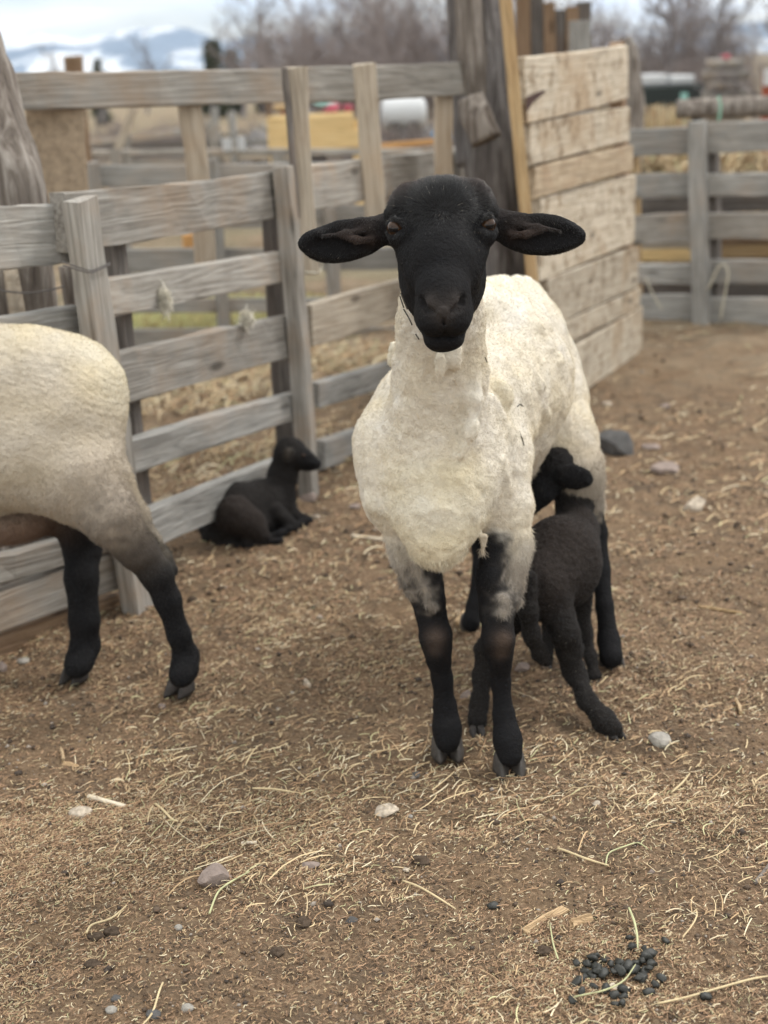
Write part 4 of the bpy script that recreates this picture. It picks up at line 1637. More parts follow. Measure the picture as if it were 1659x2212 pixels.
# loose folds on the flank and shoulder
for q in ([(1085, 780, 8), (1130, 850, 9), (1150, 930, 8)], [(1120, 760, 8), (1165, 830, 9), (1180, 900, 7)], [(1060, 860, 8), (1100, 930, 10), (1112, 1010, 8)], [(1160, 700, 8), (1205, 780, 9), (1215, 880, 8)],
          [(1085, 1000, 8), (1100, 1060, 8)]):
    B.limb(snapped_pre(B, q), WOOL, 0.016)
# uncut lumps of fleece
B.ell(1085, 850, 2.30, 22, 34, 0.014, WOOLY, 0.012, roll=-0.4)
B.ell(815, 1085, 2.24, 28, 26, 0.02, WOOLY, 0.015)
B.ell(850, 1092, 2.22, 22, 22, 0.02, WOOLY, 0.015)
B.ell(848, 765, 2.3, 12, 30, 0.012, WOOLY, 0.01, roll=0.25)
B.ell(950, 792, 2.105, 13, 34, 0.010, WOOL, 0.022, roll=0.06)
B.ell(985, 776, 2.115, 11, 26, 0.010, WOOL, 0.022, roll=0.2)
B.limb([(952, 1190, 2.15, 16), (944, 1210, 2.14, 7)], WOOLY, 0.012)
B.limb([(1046, 1160, 2.18, 10), (1042, 1200, 2.175, 4)], WOOLD, 0.008)
# thighs and hind legs
B.limb([(1190, 880, 2.84, 84), (1222, 960, 2.76, 66), (1250, 1030, 2.70, 46), (1272, 1090, 2.71, 30)], None, 0.035, cols=[WOOL, WOOLD, GREYW])
B.limb([(1252, 925, 2.88, 26), (1276, 1000, 2.86, 20), (1284, 1090, 2.80, 16), (1287, 1130, 2.76, 13)], WOOLW, 0.02)
B.limb([(1274, 1095, 2.72, 28), (1288, 1150, 2.72, 23), (1297, 1230, 2.68, 20), (1306, 1310, 2.63, 18), (1315, 1385, 2.59, 23), (1320, 1418, 2.56, 26)], BLK, 0.012)
B.limb([(1200, 935, 2.78, 46), (1212, 1010, 2.76, 36)], BRB, 0.02)
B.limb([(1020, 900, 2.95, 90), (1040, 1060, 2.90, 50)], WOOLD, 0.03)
B.limb([(1040, 1060, 2.90, 46), (1046, 1180, 2.93, 27), (1040, 1230, 2.88, 19), (1025, 1310, 2.82, 17), (1017, 1345, 2.79, 21)], BLK, 0.012)
B.ell(1112, 985, 2.78, 56, 44, 0.06, PINK, 0.02)
# forelegs
B.limb([(876, 1100, 2.29, 66), (890, 1180, 2.27, 46)], WOOL, 0.03)
B.limb([(890, 1180, 2.27, 45), (908, 1250, 2.26, 41)], GREYW, 0.02)
B.limb([(922, 1170, 2.24, 24), (934, 1300, 2.235, 30)], BLK, 0.015)
B.limb([(908, 1250, 2.26, 40), (931, 1325, 2.25, 31), (941, 1374, 2.235, 34), (945, 1402, 2.235, 28), (948, 1425, 2.24, 24), (955, 1465, 2.245, 21.5), (961, 1525, 2.243, 23), (964, 1558, 2.235, 26), (966, 1576, 2.226, 29), (967, 1600, 2.215, 27)], BLK, 0.012)
B.limb([(898, 1215, 2.225, 12), (918, 1265, 2.215, 10), (930, 1310, 2.21, 5)], GREYW, 0.008)
B.limb([(1092, 1105, 2.29, 60), (1100, 1180, 2.27, 44)], WOOL, 0.03)
B.limb([(1100, 1180, 2.27, 42), (1092, 1290, 2.24, 34)], GREYW, 0.02)
B.limb([(1066, 1170, 2.24, 24), (1056, 1250, 2.22, 26), (1062, 1320, 2.215, 28)], BLK, 0.015)
B.limb([(1080, 1300, 2.22, 38), (1075, 1335, 2.205, 31), (1076, 1380, 2.19, 35), (1078, 1412, 2.195, 28), (1080, 1435, 2.20, 22.5), (1082, 1475, 2.205, 19.5), (1088, 1545, 2.19, 22), (1094, 1582, 2.175, 26), (1097, 1602, 2.165, 29), (1101, 1630, 2.151, 27)], BLK, 0.012)
B.limb([(1085, 1296, 2.195, 14), (1088, 1325, 2.185, 7)], GREYW, 0.01)
# head
B.ell(953, 482, 2.09, 98, 68, 0.085, BLK, 0.03)
B.limb([(888, 450, 2.08, 43), (955, 455, 2.07, 46), (1020, 443, 2.08, 43)], BRB, 0.035)
B.limb([(885, 430, 2.10, 22), (955, 424, 2.10, 24), (1022, 423, 2.10, 22)], (0.16, 0.085, 0.055), 0.012)
B.limb([(953, 545, 2.10, 98), (956, 610, 2.06, 82), (958, 685, 1.99, 56)], BLK, 0.03)
B.limb([(953, 480, 2.045, 78), (955, 560, 1.998, 66), (957, 640, 1.948, 52), (957, 660, 1.935, 44)], BLK, 0.02)
B.ell(958, 683, 1.955, 62, 40, 0.050, BLK, 0.02)
B.ell(930, 698, 1.930, 24, 24, 0.019, BLK, 0.012)
B.ell(987, 697, 1.930, 24, 24, 0.019, BLK, 0.012)
B.ell(959, 733, 1.962, 44, 27, 0.034, BLK, 0.012)
# brows, lids
B.limb([(866, 456, 2.055, 20), (848, 468, 2.065, 17)], BLK, 0.015)
B.limb([(1040, 450, 2.055, 20), (1058, 462, 2.065, 17)], BLK, 0.015)
B.limb([(877, 489, 2.003, 3), (866, 475, 2.007, 3.6), (852, 472, 2.019, 3.6), (840, 482, 2.036, 3)], BLK, 0.004)
B.limb([(1030, 482, 2.003, 3), (1041, 468, 2.007, 3.6), (1055, 465, 2.019, 3.6), (1068, 476, 2.036, 3)], BLK, 0.004)
B.limb([(878, 500, 2.003, 3), (866, 511, 2.010, 3), (852, 512, 2.023, 3), (841, 503, 2.036, 3)], BLK, 0.004)
B.limb([(1029, 494, 2.003, 3), (1040, 505, 2.010, 3), (1055, 506, 2.023, 3), (1067, 496, 2.036, 3)], BLK, 0.004)
# cheek bones
B.limb([(876, 520, 2.03, 26), (905, 600, 2.00, 22)], BLK, 0.03)
B.limb([(1036, 514, 2.03, 26), (1008, 600, 2.00, 22)], BLK, 0.03)
# ears
for sgn, pts in ((-1, ((838, 488), (748, 518), (690, 520))), (1, ((1070, 476), (1162, 504), (1218, 508)))):
    (u0, v0), (u1, v1), (u2, v2) = pts
    B.limb([(u0 - sgn * 14, v0 + 4, 2.12, 32), (u0 + sgn * 26, v0 + 14, 2.11, 27)], BLK, 0.02)
    B.limb([(u0 + sgn * 4, v0 - 4, 2.115, 17), (u0 + sgn * 50, v0 + 4, 2.105, 17)], BRB, 0.012)
    rl = 0.10 if sgn < 0 else 0.13
    B.ell(u1 + sgn * 2, v1 + 2, 2.10, 94, 45, 0.012, BLK, 0.012, roll=-rl if sgn < 0 else rl)
    B.ell(u2 + sgn * 8, v2 + 2, 2.09, 38, 25, 0.010, BLK, 0.012, roll=-rl if sgn < 0 else rl)
    B.cutell(u1 + sgn * 8, v1 + 4, 2.078, 76, 31, 0.019, k=0.010, roll=-rl if sgn < 0 else rl)
    B.limb([(u0 + sgn * 34, v0 + 30, 2.088, 7), (u0 + sgn * 66, v0 + 30, 2.082, 6), (u0 + sgn * 100, v0 + 22, 2.084, 4)], (0.045, 0.030, 0.024), 0.008)
    B.limb([(u0 + sgn * 40, v0 + 8, 2.092, 5), (u0 + sgn * 90, v0 + 14, 2.086, 4), (u0 + sgn * 140, v0 + 22, 2.082, 3)], (0.03, 0.024, 0.022), 0.008)
# nose pad, nostrils, lip split and mouth, bald knees: all set on the skin where it is
B.limb(snapped(B, [(934, 655, 13), (956, 672, 12), (980, 653, 13)], 0.006), (0.050, 0.042, 0.038), 0.006)
B.limb(snapped(B, [(957, 672, 10), (958, 684, 7)], 0.004), (0.040, 0.034, 0.031), 0.006)
B.limb(snapped(B, [(941, 1376, 15), (940, 1398, 9)], 0.0075), (0.12, 0.085, 0.065), 0.004)
B.limb(snapped(B, [(1084, 1382, 15), (1082, 1406, 9)], 0.0075), (0.12, 0.082, 0.06), 0.004)
B.cut(snapped(B, [(911, 646, 6), (914, 656, 8.5), (924, 668, 7), (938, 676, 4)], 0.0), 0.004)
B.cut(snapped(B, [(1001, 642, 6), (998, 652, 8.5), (989, 665, 7), (976, 674, 4)], 0.0), 0.004)
B.cut(snapped(B, [(958, 688, 3.2), (959, 722, 3.2)], 0.0), 0.003)
B.cut(snapped(B, [(921, 724, 2.0), (932, 727, 3.0), (945, 728, 3.2), (959, 726, 3.2), (973, 728, 3.2), (986, 727, 3.0), (998, 724, 2.0)], 0.001), 0.003)


def wool_disp(V, C, N):
    lum = C.mean(1)
    w = np.clip((lum - 0.2) / 0.3, 0, 1)
    # shear ridges and loose skin folds running down the body, small curls over them
    q = V * np.array([34, 18, 6.0])
    q = q + fbm(V * 9, 2, 4)[:, None] * 0.8
    fold = np.abs(vnoise(q, 21))
    curl = fbm(V * np.array([150, 150, 110]), 2, 8)
    lump = fbm(V * 38, 2, 13)
    yel = np.clip((C[:, 0] - C[:, 2] - 0.17) / 0.08, 0, 1)
    crink = np.abs(vnoise(V * np.array([95, 70, 34]) + fbm(V * 30, 2, 6)[:, None] * 0.7, 77))
    return w * (fold * 0.0050 - 0.003 + crink * 0.0030 + curl * 0.0014 + lump * (0.0006 + 0.0010 * yel) - yel * 0.0022 * np.clip(0.25 - np.abs(vnoise(V * 52 + fbm(V * 25, 2, 9)[:, None] * 0.6, 88)), 0, 1) * 4) + (1 - w) * fbm(V * 60, 2, 5) * 0.0006


def wool_cols(V, C, N):
    lum = C.mean(1)
    w = np.clip((lum - 0.2) / 0.3, 0, 1)[:, None]
    t = np.clip(fbm(V * 16, 3, 44) * 0.5 + 0.5, 0, 1)[:, None]
    warm = C * np.array([1.0, 0.96, 0.86])
    cool = C * np.array([1.02, 1.03, 1.06])
    Cn = warm * (1 - t) + cool * t
    d = np.clip(fbm(V * 120, 2, 14) * 0.5 + 0.5, 0, 1)[:, None]
    Cn = Cn * (0.90 + 0.14 * d)
    return C * (1 - w) + Cn * w


eye_l, eye_r = P(856, 493, 2.0245), P(1051, 486, 2.0245)
B_EWE = B
head_lo, head_hi = P(620, 775, 2.0), P(1290, 370, 2.0)
hb0 = np.array([P(625, 500, 2.1)[0], 1.82, P(950, 700, 2.13)[2]])
hb1 = np.array([P(1285, 500, 2.1)[0], 2.26, P(950, 380, 2.1)[2]])
# finer cells over the face; the box below holds the muzzle only
hb0[2] = P(958, 775, 1.95)[2] - 0.004
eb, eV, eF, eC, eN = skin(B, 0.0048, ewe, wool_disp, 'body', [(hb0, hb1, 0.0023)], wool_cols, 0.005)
for c, lk in ((eye_l, (-0.45, -0.88, -0.12)), (eye_r, (0.45, -0.88, -0.12))):
    eyeball(ewe, c + np.array([0, 0.0, 0.0]), 0.0135, M_EYE, lk)
for (u, v, w, rz) in ((967, 1629, 72, 0.05), (1101, 1664, 72, 0.05), (1323, 1440, 54, 0.25), (1015, 1352, 44, -0.1)):
    hoof(ewe, u, v, w, rz, M_HORN)


def comb_ewe(p, n):
    d = np.tile(DOWN, (len(p), 1))
    head = p[:, 1] < 2.2
    up = np.clip((p[:, 2] - P(950, 490, 2.05)[2]) / 0.06, 0, 1)[:, None]
    side = np.clip((p[:, 0] - P(955, 500, 2.05)[0]) / 0.045, -1, 1)[:, None] * np.array([[1.0, 0, 0]])
    hh = (head & (p[:, 2] > P(950, 770, 1.95)[2]))[:, None]
    dh = d * (1 - up) + up * np.array([[0, 0.3, 0.8]]) + side * 0.45
    r = np.where(hh, dh, d + n * 0.2)
    return r


def len_ewe(p, lum):
    L = np.where(lum > 0.2, 0.0042, 0.0050)
    top = np.clip((p[:, 2] - P(950, 480, 2.05)[2]) / 0.05, 0, 1) * (lum < 0.1)
    L = L + 0.006 * top
    muz = (p[:, 1] < 1.97) & (lum < 0.1)
    L = np.where(muz, 0.0028, L)
    leg = (p[:, 2] < 0.33) & (lum < 0.1)
    L = np.where(leg, 0.0030, L)
    return np.where((lum > 0.12) & (p[:, 2] < 0.42), 0.011, L)


def stand_ewe(p, lum):
    return np.where(lum > 0.2, 0.5, 0.14 + 0.38 * np.clip((p[:, 2] - P(950, 480, 2.05)[2]) / 0.05, 0, 1))


nose_c = P(957, 664, snap(B_EWE, 957, 664))
def mask_wool(p, c):
    return (c.mean(1) > 0.16).astype(float)


def mask_black(p, c):
    m = (c.mean(1) <= 0.2).astype(float)
    m *= np.where(np.linalg.norm(p - nose_c, axis=1) < 0.016, 0.05, 1)
    for (u, v) in ((912, 656), (924, 668), (1000, 652), (989, 665)):
        m *= np.where(np.linalg.norm(p - P(u, v, snap(B_EWE, u, v)), axis=1) < 0.007, 0.0, 1)
    for e in (eye_l, eye_r):
        m *= np.where(np.linalg.norm(p - e, axis=1) < 0.015, 0.0, 1)
    cm = c.mean(1)
    m *= np.where((cm > 0.045) & (cm < 0.14) & (p[:, 2] < 0.30) & (p[:, 1] < 2.4), 0.08, 1)
    return m * np.where(p[:, 2] > 0.75, 4.0, 1.0)


strands('wool', eV, eF, eC, eN, 230000, ewe, comb_ewe, len_ewe, 0.00036, 0.38, mask_wool, 4, stand=stand_ewe, colj=0.17, mat=M_WOOLH)
strands('fur', eV, eF, eC, eN, 200000, ewe, comb_ewe, len_ewe, 0.00028, 0.13, mask_black, 4, stand=stand_ewe, colj=0.7, pale=0.006)
# stalks caught on her jaw and fleece
for k, pts in enumerate((((866, 634, 2.03), (873, 652, 2.0), (880, 668, 1.99)), ((864, 640, 2.03), (872, 664, 2.0)), ((872, 668, 2.0), (884, 688, 1.98), (890, 702, 1.97)), ((898, 722, 1.96), (905, 733, 1.95)))):
    tube('straw_stalk', [P(*q) for q in pts], 0.0011, plain('wet_stalk', (0.05, 0.042, 0.03), 0.7) if k == 0 else bpy.data.materials['wet_stalk'], ewe, 3)

for k, q in enumerate((((1122, 932), (1129, 950), (1132, 962)), ((1118, 878), (1124, 872), (1130, 878)), ((1048, 772), (1052, 782)), ((1170, 700), (1178, 712)), ((905, 905), (900, 892)), ((982, 820), (986, 832)))):
    pts = [P(u, v, snap(B_EWE, u, v) - 0.004) for (u, v) in q]
    tube('straw_stalk', pts, 0.0009, bpy.data.materials['wet_stalk'] if k < 3 else M_WSTICK, ewe, 3)

# ---------------------------------------------------------------- the ewe standing at the left edge
g0 = G(270, 1490)
ewe2 = thing('ewe', (g0[0], g0[1], 0), 'shorn fawn ewe with black legs at the left edge, only her hindquarters in view', 'sheep')
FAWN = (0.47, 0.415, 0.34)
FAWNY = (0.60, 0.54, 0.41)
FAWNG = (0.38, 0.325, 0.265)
B = Body()
B.limb([(95, 870, 2.66, 148), (-60, 872, 2.68, 160), (-300, 885, 2.70, 160), (-470, 900, 2.7, 150)], FAWN, 0.06)
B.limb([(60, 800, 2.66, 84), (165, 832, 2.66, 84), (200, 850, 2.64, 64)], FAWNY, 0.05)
B.limb([(150, 930, 2.62, 112), (166, 1020, 2.58, 104)], FAWN, 0.05)
B.limb([(-320, 1000, 2.68, 110), (-60, 980, 2.64, 122), (60, 975, 2.60, 128)], FAWN, 0.05)
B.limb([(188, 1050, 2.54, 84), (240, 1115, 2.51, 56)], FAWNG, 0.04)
B.limb([(240, 1118, 2.51, 54), (295, 1188, 2.52, 42)], (0.10, 0.082, 0.068), 0.025)
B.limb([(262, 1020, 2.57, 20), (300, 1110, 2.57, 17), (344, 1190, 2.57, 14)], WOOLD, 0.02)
B.limb([(300, 1190, 2.53, 40), (338, 1240, 2.53, 33), (362, 1296, 2.53, 27), (386, 1370, 2.53, 23), (402, 1418, 2.54, 26), (398, 1446, 2.52, 27), (391, 1460, 2.50, 26)], BLK, 0.015)
B.limb([(300, 1130, 2.56, 9), (356, 1202, 2.565, 13), (370, 1232, 2.56, 15)], BLK, 0.012)
B.limb([(165, 1110, 2.72, 62), (178, 1180, 2.72, 40), (176, 1250, 2.68, 34), (182, 1340, 2.66, 31), (184, 1395, 2.66, 30), (172, 1428, 2.63, 28), (165, 1440, 2.61, 26)], BLK, 0.015)
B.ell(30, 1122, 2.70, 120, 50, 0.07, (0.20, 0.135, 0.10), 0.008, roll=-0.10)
B.ell(130, 1118, 2.72, 60, 40, 0.05, (0.03, 0.02, 0.018), 0.008)  # near-black lump painting the shaded gap between belly and udder
B.limb([(-400, 1000, 2.62, 95), (-430, 1130, 2.6, 52), (-440, 1230, 2.6, 38), (-432, 1330, 2.58, 30), (-430, 1440, 2.58, 30)], BLK, 0.02)
B.limb([(-500, 1000, 2.8, 90), (-520, 1130, 2.82, 50), (-520, 1230, 2.82, 34), (-515, 1380, 2.8, 28)], BLK, 0.02)
B.limb([(-470, 850, 2.7, 130), (-590, 740, 2.7, 80), (-660, 650, 2.7, 66)], FAWN, 0.05)
B.limb([(-660, 610, 2.7, 72), (-740, 680, 2.7, 52), (-790, 740, 2.7, 36)], BLK, 0.03)
B.ell(-640, 600, 2.62, 60, 24, 0.02, BLK, 0.02, roll=0.5)


def fawn_disp(V, C, N):
    lum = C.mean(1)
    w = np.clip((lum - 0.12) / 0.2, 0, 1)
    q = V + fbm(V * 5, 2, 6)[:, None] * 0.02
    ctr = P(40, 1180, 2.55)
    rr = np.linalg.norm((q - ctr)[:, [0, 2]] * np.array([1.0, 0.85]), axis=1)
    ridge = np.sin(rr * 2 * math.pi / 0.0088 + fbm(V * 10, 2, 31) * 0.9)           # the comb marks of the shears
    return w * (ridge * 0.0005 + fbm(V * 18, 2, 3) * 0.003 + fbm(V * 140, 2, 9) * 0.0012)


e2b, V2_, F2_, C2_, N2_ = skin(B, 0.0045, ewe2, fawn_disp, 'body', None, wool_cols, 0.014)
for (u, v, w, rz) in ((388, 1493, 62, -0.35), (160, 1467, 58, -0.35)):
    hoof(ewe2, u, v, w, rz, M_HORND, 0.8)


def comb_down(p, n):
    return np.tile(DOWN, (len(p), 1)) + np.array([[-0.2, 0, 0]])


strands('wool', V2_, F2_, C2_, N2_, 120000, ewe2, comb_down, lambda p, l: np.where(p[:, 2] < 0.52, 0.008, 0.0045), 0.0004, 0.3,
        lambda p, c: (c.mean(1) > 0.07).astype(float) * (p[:, 0] > -1.25), 4, stand=0.45, colj=0.14, mat=M_WOOLH)
strands('fur', V2_, F2_, C2_, N2_, 45000, ewe2, comb_down, lambda p, l: np.full(len(p), 0.004), 0.0003, 0.2,
        lambda p, c: (c.mean(1) <= 0.07).astype(float) * (p[:, 0] > -1.25), 4, stand=0.4, colj=0.3)

# ---------------------------------------------------------------- the suckling lamb
g0 = G(1185, 1560)
lamb = thing('lamb', (g0[0], g0[1], 0), 'black lamb standing splay-legged and suckling under the cream ewe', 'sheep')
LB = (0.018, 0.0155, 0.0145)
LBB = (0.024, 0.0185, 0.016)
LB = (0.015, 0.013, 0.012)
B = Body()
B.limb([(1172, 1262, 2.44, 62), (1208, 1205, 2.53, 82), (1245, 1150, 2.62, 50)], LBB, 0.03)
B.limb([(1215, 1245, 2.52, 70), (1245, 1215, 2.58, 52)], LB, 0.03)
B.limb([(1238, 1140, 2.64, 42), (1242, 1085, 2.69, 36), (1224, 1040, 2.70, 34)], LB, 0.025)
B.ball(1204, 1005, 2.69, 42, LB, 0.025)
B.limb([(1195, 1020, 2.68, 34), (1168, 1062, 2.66, 26), (1152, 1092, 2.65, 18)], BLK, 0.02)
B.ell(1240, 1031, 2.645, 42, 27, 0.013, BLK, 0.006, roll=0.28)
B.limb([(1216, 1016, 2.67, 16), (1236, 1020, 2.66, 15)], BLK, 0.01)
B.limb([(1196, 1310, 2.43, 42), (1222, 1368, 2.40, 28), (1230, 1405, 2.41, 24), (1240, 1450, 2.41, 22), (1268, 1512, 2.36, 17), (1304, 1556, 2.315, 21), (1326, 1574, 2.285, 19)], LB, 0.018)
B.limb([(1140, 1295, 2.44, 46), (1090, 1350, 2.44, 30), (1052, 1405, 2.44, 23), (1042, 1460, 2.42, 19), (1035, 1520, 2.38, 17), (1031, 1556, 2.35, 22)], LB, 0.018)
B.limb([(1262, 1240, 2.58, 28), (1258, 1300, 2.59, 17), (1264, 1365, 2.58, 14), (1276, 1420, 2.55, 12), (1284, 1460, 2.52, 14)], LB, 0.015)
B.limb([(1200, 1290, 2.62, 28), (1190, 1350, 2.64, 16), (1182, 1395, 2.62, 13), (1181, 1430, 2.605, 14)], LB, 0.015)
B.limb([(1142, 1248, 2.385, 18), (1140, 1320, 2.37, 20), (1148, 1370, 2.375, 18), (1166, 1410, 2.385, 16), (1180, 1430, 2.39, 11)], LB, 0.012)


def lamb_disp(V, C, N):
    return fbm(V * 130, 2, 7) * 0.0018 + fbm(V * 30, 2, 2) * 0.002


lb, V3, F3_, C3, N3 = skin(B, 0.0036, lamb, lamb_disp, 'body', None, None)
strands('wool', V3, F3_, C3, N3, 80000, lamb, comb_down, lambda p, l: np.full(len(p), 0.0045), 0.0003, 0.5, None, 4, stand=0.35, colj=0.75, pale=0.004)
for (u, v, w, rz) in ((1330, 1590, 38, 0.5), (1031, 1584, 36, 0), (1285, 1479, 26, 0.2), (1181, 1447, 26, 0)):
    hoof(lamb, u, v, w, rz, M_HORND, 0.7)

# ---------------------------------------------------------------- the lamb lying by the fence
g0 = G(560, 1165)
lamb2 = thing('lamb', (g0[0], g0[1], 0), 'black lamb lying curled on the ground against the board fence', 'sheep')
B = Body()
B.limb([(494, 1122, 3.52, 58), (520, 1100, 3.55, 54), (566, 1082, 3.60, 44), (600, 1074, 3.64, 38)], LB, 0.025)
B.limb([(500, 1140, 3.50, 46), (560, 1130, 3.56, 38), (604, 1108, 3.62, 32)], LB, 0.025)
B.limb([(602, 1062, 3.65, 33), (611, 1026, 3.66, 31), (620, 992, 3.66, 29)], LB, 0.018)
B.ball(626, 976, 3.66, 33, LB, 0.018)
B.limb([(632, 980, 3.66, 27), (662, 995, 3.65, 19), (681, 1003, 3.64, 12)], BLK, 0.018)
B.ell(622, 984, 3.612, 13, 21, 0.006, BLK, 0.004, roll=0.35)
B.ell(621, 979, 3.604, 6, 12, 0.004, (0.10, 0.085, 0.07), 0.002, roll=0.35)  # grey patch paints the light caught on the black ear
B.limb([(508, 1112, 3.46, 42), (544, 1134, 3.45, 32), (566, 1156, 3.44, 17)], LBB, 0.012)
B.limb([(566, 1158, 3.44, 13), (530, 1172, 3.43, 10)], LB, 0.008)
B.limb([(530, 1172, 3.43, 10), (580, 1171, 3.44, 8), (606, 1170, 3.44, 9)], BLK, 0.006)
B.limb([(612, 1092, 3.62, 25), (640, 1118, 3.60, 14), (664, 1124, 3.585, 11)], LB, 0.010)
B.limb([(664, 1125, 3.585, 11), (630, 1140, 3.54, 8), (604, 1150, 3.52, 9)], BLK, 0.006)
B.limb([(596, 1106, 3.55, 20), (634, 1136, 3.53, 12)], LB, 0.010)
B.limb([(634, 1137, 3.53, 10), (604, 1154, 3.49, 8), (584, 1160, 3.48, 8)], BLK, 0.006)
B.limb([(440, 1130, 3.52, 16), (452, 1160, 3.49, 15), (490, 1177, 3.45, 12), (535, 1184, 3.43, 9), (566, 1184, 3.43, 7)], LB, 0.008)
l2b, V4, F4_, C4, N4 = skin(B, 0.0045, lamb2, lamb_disp, 'body', None, None)
strands('wool', V4, F4_, C4, N4, 30000, lamb2, comb_down, lambda p, l: np.full(len(p), 0.004), 0.0004, 0.45, None, 4, stand=0.35, colj=0.5)
eyeball(lamb2, P(655, 984, 3.628), 0.006, M_EYE, (0.5, -0.85, 0))
for k, (u, v) in enumerate(((520, 1078), (540, 1088), (558, 1070), (515, 1100))):
    pass
#ANIMALS_END

#BACKGROUND_BEGIN
# ================================================================== things beyond the pens
def buck(u, v, Y, wpx, hpx, mat, label, name='bucket', cat='bucket'):
    c, t = Pd(u, v, Y)
    w, h = wpx * t / FD, hpx * t / FD
    root = thing(name, (c[0], c[1], c[2] - h / 2), label, cat)
    n = 20
    prof = [(0.40, 0), (0.42, 0.02), (0.5, 0.93), (0.54, 0.94), (0.54, 1.0), (0.46, 1.0), (0.45, 0.9), (0.38, 0.06)]
    V, F = [], []
    for (r, z) in prof:
        for k in range(n):
            a = 2 * math.pi * k / n
            V.append((r * w * math.cos(a), r * w * math.sin(a), z * h))
    for i in range(len(prof) - 1):
        for k in range(n):
            a, b = i * n + k, i * n + (k + 1) % n
            F.append((a, b, b + n, a + n))
    me = bpy.data.meshes.new('tub')
    me.from_pydata(V, [], F + [tuple(range(n - 1, -1, -1)), tuple(range((len(prof) - 1) * n, len(prof) * n))])
    me.materials.append(mat)
    link('tub', me, root)
    hp = [(-0.54 * w, 0, h * 0.95), (-0.4 * w, 0, h * 1.25), (0, 0, h * 1.38), (0.4 * w, 0, h * 1.25), (0.54 * w, 0, h * 0.95)]
    V, F = log_mesh('handle', [np.array(p) + np.array(root.location) for p in hp], [0.006] * 5, wirem, seg=6, groove=0, sub=3)
    world_mesh('handle', V, F, wirem, root)
    return root


# all stand on rails or on the ground, so give each a footing
buck(490, 312, 8.05, 22, 26, M_WHITEP, 'white bucket standing on the second pen rail left of its twin')
buck(521, 309, 8.05, 18, 30, M_WHITEP, 'narrower white bucket just right of the first white bucket')

# water tank lying on a cradle
c, t = Pd(872, 246, 13.0)
r_ = 34 * t / FD
tank = thing('water_tank', (c[0], 13.0, 0), 'big white ribbed tank beyond the fence between the two right battens', 'tank')
n = 28
prof = [(0.0, 0.0), (0.45, 0.02), (0.82, 0.12), (0.97, 0.26), (1.0, 0.36)]
V, F = [], []
zz = [(0.55, -1.25), (0.9, -1.15), (1, -1.0)] + [(1.0 - 0.03 * (i % 2), -1.0 + i * 0.16) for i in range(1, 13)] + [(0.9, 1.12), (0.55, 1.25)]
for (rr, z) in zz:
    for k in range(n):
        a = 2 * math.pi * k / n
        V.append((z * r_ * 1.15, rr * r_ * math.cos(a), c[2] + rr * r_ * math.sin(a)))
for i in range(len(zz) - 1):
    for k in range(n):
        a, b = i * n + k, i * n + (k + 1) % n
        F.append((a, a + n, b + n, b))
me = bpy.data.meshes.new('barrel')
me.from_pydata(V, [], F + [tuple(range(n)), tuple(range(len(zz) * n - 1, (len(zz) - 1) * n - 1, -1))])
for p_ in me.polygons:
    p_.use_smooth = True
me.materials.append(M_WHITEP)
link('barrel', me, tank)
for sx in (-0.6, 0.6):
    board(tank, (c[0] + sx * r_, 13.0 - r_ * 0.7, 0), (c[0] + sx * r_, 13.0 - r_ * 0.7, c[2] - r_ * 0.6), 0.09, 0.09, M_DARKW, (1, 0, 0), 'leg', 2)
    board(tank, (c[0] + sx * r_, 13.0 + r_ * 0.7, 0), (c[0] + sx * r_, 13.0 + r_ * 0.7, c[2] - r_ * 0.6), 0.09, 0.09, M_DARKW, (1, 0, 0), 'leg', 2)
    board(tank, (c[0] + sx * r_, 13.0 - r_, c[2] - r_ * 0.8), (c[0] + sx * r_, 13.0 + r_, c[2] - r_ * 0.8), 0.1, 0.09, M_DARKW, (0, 0, 1), 'cradle', 2)


def crate(u0, v0, u1, v1, Y, depth, mat, label, name, cat, ground_=False, slats=0):
    a, b = P(u0, v0, Y), P(u1, v1, Y)
    x0, x1 = min(a[0], b[0]), max(a[0], b[0])
    z1, z0 = max(a[2], b[2]), min(a[2], b[2])
    if ground_:
        z0 = 0
    root = thing(name, ((x0 + x1) / 2, Y, z0), label, cat)
    if slats:
        h = (z1 - z0) / slats
        for k in range(slats):
            boxobj('slat', ((x0 + x1) / 2, Y + depth / 2, z0 + h * (k + 0.5)), x1 - x0, depth, h * 0.86, mat, root)
    else:
        boxobj('box', ((x0 + x1) / 2, Y + depth / 2, (z0 + z1) / 2), x1 - x0, depth, z1 - z0, mat, root, 0, 0.02)
    return root


def tub_lump(u, v, Y, wpx, hpx, mat, label, name, cat, seed, flat=None):
    c, t = Pd(u, v, Y)
    o = blob(name, c, (wpx / 2 * t / FD, wpx / 2 * t / FD * 0.8, hpx / 2 * t / FD), mat, seed, 0.12, 12, 0, flat)
    return tag(o, label, cat)


